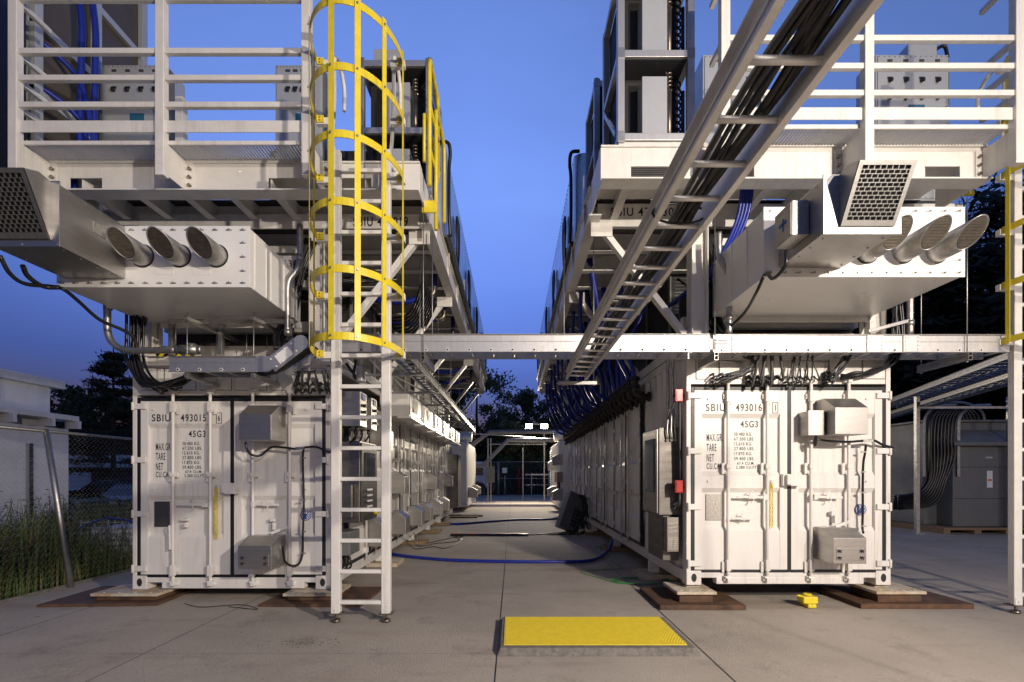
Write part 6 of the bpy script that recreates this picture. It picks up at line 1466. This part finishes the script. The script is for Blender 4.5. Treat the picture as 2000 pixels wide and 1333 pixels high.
def car(x, y, label, rz, z):
    t = thing('parked_car', label, 'car', (0, 0, 0)); prof = [(-2.35, .35), (-2.33, .75), (-2.1, .92), (-1.2, 1.02), (-.55, 1.45), (.6, 1.52), (1.7, 1.45), (2.2, 1.05), (2.35, .8), (2.33, .35)]
    m = MB(); m.prism([(a, -.88, b) for a, b in prof], (0, 1.76, 0)); m.build('body', CARP, t, .12)
    g_ = MB(); g_.prism([(-.98, -.886, 1.05), (-.5, -.886, 1.38), (.6, -.886, 1.43), (1.55, -.886, 1.38), (1.85, -.886, 1.05)], (0, 1.772, 0)); g_.build('side_window', GLASS, t, .01)
    for a in (-1.45, 1.45):
        for b in (-.9, .68): w = MB().cyl((a, b, .34), (a, b + .22, .34), .34, 20).build('wheel', BLACK, t); MB().cyl((a, b - .004 if b < 0 else b + .224, .34), (a, b if b < 0 else b + .22, .34), .2, 12).build('rim', GALV, w)
    for b in (-.75, .6): MB().box(-2.34, -2.25, b, b + .2, .68, .82).build('headlight', GALV, t, .02)
    place(t, True, (x, y, z), rz, label)
car(-23.3, 28.2, 'black car parked behind the fence on the left', R(4), -.26)
car(-15.6, 20.5, 'dark car partly hidden by weeds near the white building', R(88), -.3)
t = thing('wire_crate', 'pale wire crate with blue straps behind the fence, next to the left container', 'crate', (-6.9, 8.6, 0))
m = MB()
for i in range(9): m.box(-7.6 + i * .12, -7.58 + i * .12, 8.5, 8.51, -.1, .75); m.box(-7.6, -6.62, 8.495, 8.505, -.1 + i * .1, -.085 + i * .1)
m.build('wire_frame', GREY2, t); MB().box(-7.5, -6.7, 8.6, 9.3, -.1, .6).build('white_load', SIDING, t, .02); MB().tube(spl([(-7.6, 8.45, .6), (-7.1, 8.45, .78), (-6.6, 8.45, .72)]), .02, 6).build('blue_strap', BLUE, t)

# ------------------------------------------------------------------ right side: transformers, tray with bending cables
def transformer(x0, x1, y0, y1, h, label, front):
    t = thing('transformer', label, 'transformer', ((x0 + x1) / 2, y0, .13), 'grey transformer enclosures')
    MB().box(x0, x1, y0, y1, .16, h * .78).build('lower_body', GREY, t, .02)
    MB().box(x0 - .35, x1 + .02, y0 + .5, y1, .16, h).build('tall_body', GREY, t, .02); MB().box(x0 - .42, x1 + .1, y0 + .42, y1 + .05, h, h + .06).build('top_cover', GREY, t, .01)
    MB().prism([(x0 - .12, y0 - .18, h * .77), (x0 - .12, y0 + .499, h * .9), (x0 - .12, y0 + .499, h * .93), (x0 - .12, y0 - .18, h * .80)], (x1 - x0 + .25, 0, 0)).build('canopy', GREY, t, .004)
    m = MB()
    for z in (h * .3, h * .58): m.box(x0 - .004, x1, y0 - .006, y0 - .0, z, z + .012)
    m.build('door_seam', DARK, t); MB().box(x0 + .9, x0 + 1.05, y0 - .008, y0 - .001, h * .40, h * .55).build('warning_sheet', PAPER, t); MB().box(x0 + .92, x0 + 1.03, y0 - .010, y0 - .0085, h * .46, h * .475).build('orange_band', ORANGE, t)
    MB().box(x0 + .85, x0 + 1.05, y0 - .012, y0 - .001, h * .66, h * .675).build('maker_plate', GALV, t)
    p = thing('wooden_pallet', 'wooden pallet under the %s' % label.split(' on ')[0], 'pallet', ((x0 + x1) / 2, y0, 0), 'pallets under the transformers')
    m = MB(); m.box(x0 - .5, x1 + .3, y0 - .3, y1, .10, .155); m.build('deck', WOOD, p)
    for k in range(6): xx = x0 - .5 + k * (x1 - x0 + .6) / 5; MB().box(xx, xx + .18, y0 - .28, y1, .003, .099).build('block', WOOD, p)
transformer(11.75, 15.2, 12.9, 15.5, 3.0, 'large grey transformer enclosure on the right, nearest the ladder', 0)
transformer(13.4, 15.8, 17.4, 19.5, 2.9, 'second grey transformer enclosure behind, beside the right container', 0)
transformer(19.5, 24.0, 14.0, 17, 3.2, 'wide grey transformer enclosure at the far right behind the ladder', 0)
t = thing('grey_switchgear', 'plain grey switchgear box between the transformers', 'switchgear', (12.2, 16.5, 0))
MB().box(11.6, 13.3, 16.2, 17.2, .12, 2.0).build('body', GREY, t, .02); MB().box(11.63, 13.27, 16.185, 16.199, .15, 1.97).build('door', GREY, t, .005)
tr = tray((9.2, 8.6, 3.62), (11.7, 15.2, 3.62), .6, .13, .3, 'galvanised cable ladder on posts above the transformers', m_=GALV, holes=False, cables=6)
tr2 = tray((9.35, 8.6, 3.35), (12.3, 16.4, 3.35), .45, .10, .3, 'lower galvanised cable ladder behind the transformers', m_=GALV, holes=False, cables=4)
t = thing('strut_support', 'galvanised strut posts holding the cable ladders by the transformers', 'support frame', (10.9, 12.9, 0))
for x, y in ((10.62, 12.7), (13.1, 12.75)): MB().box(x - .045, x + .045, y - .045, y + .045, .02, 3.6).build('post', GALV, t, .003); MB().box(x - .12, x + .12, y - .12, y + .12, .001, .02).build('foot', GALV, t)
MB().box(10.66, 13.06, 12.68, 12.72, 3.28, 3.34).build('beam', GALV, t)
t = thing('cable_drop', 'black cables bending down from the cable ladder to the transformer', 'cable drop', (11.3, 12.8, 1), 'cable drops by the transformers')
m = MB(); random.seed(9)
for i in range(8):
    x = 11.05 + i * .09
    for k in range(2):
        y = 13.0 - k * .14
        m.tube(spl([(x + .9, y + .5, 3.35), (x + .35, y, 3.3), (x + .08, y - .05, 3.05), (x, y - .08, 2.5), (x, y - .08, 2.0), (x - .03 * i, y - .08, 1.45), (x - .25 - .03 * i, y, 1.05 - .04 * i), (10.55, y + .4, .95 - .05 * i)], 5), .032, 8)
m.build('cables', CABLE, t)
for x in (10.93, 11.85): m = MB(); m.tube(spl([(x + .9, 12.9, 3.4), (x + .35, 12.86, 3.35), (x + .05, 12.84, 3.1), (x, 12.84, 2.7), (x, 12.84, 1.5)], 6), .04, 4); m.build('side_rail', GALV, t)
t = thing('cable_drop', 'second fan of black cables bending down behind the transformer roof', 'cable drop', (13.5, 14, 1), 'cable drops by the transformers')
m = MB()
for i in range(8):
    x = 12.6 + i * .11; m.tube(spl([(x - .9, 14.2, 3.5), (x - .3, 14.0, 3.5), (x, 13.95, 3.3), (x + .1, 13.95, 3.0)], 5), .035, 8)
m.build('cables', CABLE, t); m = MB(); m.tube(spl([(12.2, 13.9, 3.62), (13.0, 13.88, 3.6), (13.45, 13.86, 3.35), (13.55, 13.86, 3.0)], 6), .035, 4); m.build('side_rail', GALV, t)
t = thing('wall_conduit', 'thin conduits and narrow panels on the outer side of the right container', 'conduit', (RX + CW, 6, .5))
m = MB(); m.tube(spl([(RX + CW + .03, 5.95, 2.95), (RX + CW + .04, 5.95, 2.2), (RX + CW + .03, 5.95, 1.5), (RX + CW + .04, 5.95, .9)]), .02, 8); m.build('conduit', GALV, t)
MB().box(RX + CW, RX + CW + .06, 6.1, 6.3, 1.95, 2.6).build('narrow_panel', GREY2, t, .003); MB().box(RX + CW, RX + CW + .07, 6.2, 6.45, .95, 1.55).build('narrow_panel', GREY2, t, .003)

# ------------------------------------------------------------------ trees
def crown(mb, c, rx, ry, rz, n, s, seed, dens=.55):
    rnd = random.Random(seed); c = Vector(c); clumps = []
    for i in range(int(18 + n / 260)):
        u = rnd.uniform(-1, 1); a = rnd.uniform(0, 6.28); r = rnd.uniform(.35, 1.0) ** .6; q = math.sqrt(1 - u * u)
        clumps.append((c + Vector((rx * r * q * math.cos(a), ry * r * q * math.sin(a), rz * r * u)), rnd.uniform(.14, .30) * (rx + rz) / 2))
    for i in range(n):
        p0, r = rnd.choice(clumps); d = Vector((rnd.gauss(0, 1), rnd.gauss(0, 1), rnd.gauss(0, .75))).normalized() * r * rnd.uniform(.25, 1.15)
        p = p0 + d; a = Vector((rnd.gauss(0, 1), rnd.gauss(0, 1), rnd.gauss(0, 1))).normalized(); b = a.orthogonal().normalized(); k = s * rnd.uniform(.6, 1.4)
        mb.add([p - a * k, p + b * k * .5, p + a * k, p - b * k * .5], [(0, 1, 2, 3)])
    return clumps
def tree(x, y, h, w, n, s, seed, label, name='broadleaf_tree', m_=None, group=None):
    t = thing(name, label, 'tree', (x, y, -.3), group); rnd = random.Random(seed)
    mb = MB(); cl = crown(mb, (x, y, h * .58), w, w, h * .42, n, s, seed); mb.build('crown', m_ or LEAF, t)
    tr_ = MB(); tr_.tube([(x, y, -.3), (x + .1, y, h * .3), (x - .1, y, h * .6), (x, y, h * .9)], [h * .022, h * .017, h * .01, h * .003], 8)
    for c, r in rnd.sample(cl, min(9, len(cl))):
        z = rnd.uniform(.2, .6) * h; tr_.tube([(x, y, z), Vector((x, y, z)).lerp(c, .5) + Vector((0, 0, .2)), c], [h * .009, h * .005, h * .002], 5)
    tr_.build('trunk', BARK, t); return t
def pine(x, y, h, w, n, seed, label):
    t = thing('pine_tree', label, 'tree', (x, y, -.3)); rnd = random.Random(seed); mb = MB(); br = MB()
    br.tube([(x, y, -.3), (x, y, h)], [h * .018, .03], 8)
    L = int(h * 1.5)
    for i in range(L):
        z = h * (.18 + .8 * i / L); rr = w * (1 - (i / L) ** 1.3) * rnd.uniform(.6, 1.15) + .25
        for k in range(rnd.randint(4, 6)):
            a = rnd.uniform(0, 6.28); e = Vector((x + rr * math.cos(a), y + rr * math.sin(a), z + rnd.uniform(-.1, .25) * rr)); br.tube([(x, y, z), e], [.05, .015], 4, False)
            for q_ in range(n // (L * 5)):
                f = rnd.uniform(.25, 1.05); p = Vector((x, y, z)).lerp(e, f) + Vector((rnd.gauss(0, .22), rnd.gauss(0, .22), rnd.gauss(.05, .10))); u = Vector((rnd.gauss(0, 1), rnd.gauss(0, 1), rnd.gauss(.3, .5))).normalized() * rnd.uniform(.12, .28); v_ = u.orthogonal().normalized() * .035
                mb.add([p - v_, p + v_, p + u + v_ * .4, p + u - v_ * .4], [(0, 1, 2, 3)])
    mb.build('crown', LEAFD, t); br.build('trunk', BARK, t)
tree(-3.4, 47, 12.2, 4.0, 9000, .19, 1, 'tall leafy tree beyond the gate, left of centre')
tree(1.4, 52, 11.0, 2.2, 4500, .19, 2, 'slim leafy tree beyond the gate, above the left flood light')
tree(-.9, 54, 9.6, 2.6, 5000, .2, 12, 'low leafy tree between the tall left tree and the slim tree')
tree(5.6, 46, 11.8, 3.4, 8000, .19, 3, 'leafy tree beyond the gate, behind the right container')
tree(1.2, 42, 6.0, 3.0, 8000, .14, 4, 'low round leafy tree in a lamp-lit leaf colour behind the gate', m_=mat('leaves_lit_tint', (.07, .09, .025), .6, var=.5, scale=1.2))  # flood light on this tree is put into its lighter leaf colour
tree(-6.8, 44, 8.5, 3.2, 5000, .19, 5, 'dark leafy tree behind the white truck')
tree(8.5, 50, 13, 4, 6000, .2, 6, 'dark tree hidden behind the far right enclosure')
pine(-26.0, 31.5, 9.9, 3.0, 16000, 7, 'dark pine tree rising beside the left container corner')
for i, (x, y, h, w) in enumerate(((-31.5, 40, 8.0, 3.2), (-35.5, 41, 9.0, 3.2), (-28, 42, 7.6, 3.2), (-40, 43, 9.6, 3.4), (-45, 44, 9.6, 3.6), (-50, 45, 9.8, 3.8))):
    tree(x, y, h, w, 5500, .2, 20 + i, '%s dark tree of the row behind the garage, counting from the car' % ORD[i], m_=LEAFD, group='dark trees behind the garage')
random.seed(21)
for i, (x, y, h, w) in enumerate(((14.5, 27, 13.5, 4.0), (19.5, 25, 15.5, 4.4), (24.5, 24.5, 16, 4.6), (29.5, 24, 16.5, 4.6), (17, 32, 16, 5), (23, 31, 18, 5), (29, 30, 18.5, 5), (35, 28, 18, 5), (11, 31, 11, 4), (21.5, 21.5, 12, 3.6), (27, 21, 12.5, 3.8))):
    tree(x, y, h, w, 9000, .27, 40 + i, '%s dark tree of the dense wood behind the transformers' % ORD[i], m_=LEAFD, group='dark wood behind the transformers')
    MB_ = None
struct(MB().add([(9, 36.9, -.29), (60, 36.9, -.29), (60, 60, 6), (9, 60, 6)], [(0, 1, 2, 3)]).build('wooded_bank', EARTH))
m = MB(); rnd = random.Random(77)
for i in range(26000):
    f = rnd.random(); x = 9 + f * 34; y = 25 + 10 * rnd.random() - f * 2; z = rnd.random() ** 1.6 * (3.5 + 8 * min(1, f * 2.2)) - .2
    a = Vector((rnd.gauss(0, 1), rnd.gauss(0, 1), rnd.gauss(0, 1))).normalized(); b = a.orthogonal().normalized(); k = .3; p = Vector((x, y, z)); m.add([p - a * k, p + b * k * .5, p + a * k, p - b * k * .5], [(0, 1, 2, 3)])
tag(m.build('undergrowth', LEAFD), 'dark undergrowth filling the wood behind the transformers', 'undergrowth', kind='stuff')
m = MB(); rnd = random.Random(78)
for i in range(22000):
    x = rnd.uniform(-9, 9); y = rnd.uniform(41.5, 46); z = rnd.random() ** 1.3 * 3.6 - .3
    a = Vector((rnd.gauss(0, 1), rnd.gauss(0, 1), rnd.gauss(0, 1))).normalized(); b = a.orthogonal().normalized(); k = .16; p = Vector((x, y, z)); m.add([p - a * k, p + b * k * .5, p + a * k, p - b * k * .5], [(0, 1, 2, 3)])
tag(m.build('hedge', LEAF), 'mass of bushes beyond the far gate', 'bushes', kind='stuff')
m = MB(); rnd = random.Random(79)
for i in range(16000):
    x = rnd.uniform(-56, -16); y = rnd.uniform(39.5, 43); z = rnd.random() ** 1.2 * 5.4 - .3
    a = Vector((rnd.gauss(0, 1), rnd.gauss(0, 1), rnd.gauss(0, 1))).normalized(); b = a.orthogonal().normalized(); k = .25; p = Vector((x, y, z)); m.add([p - a * k, p + b * k * .5, p + a * k, p - b * k * .5], [(0, 1, 2, 3)])
tag(m.build('bushes', LEAFD), 'dark bushes behind the garage and the parking lot', 'bushes', kind='stuff')
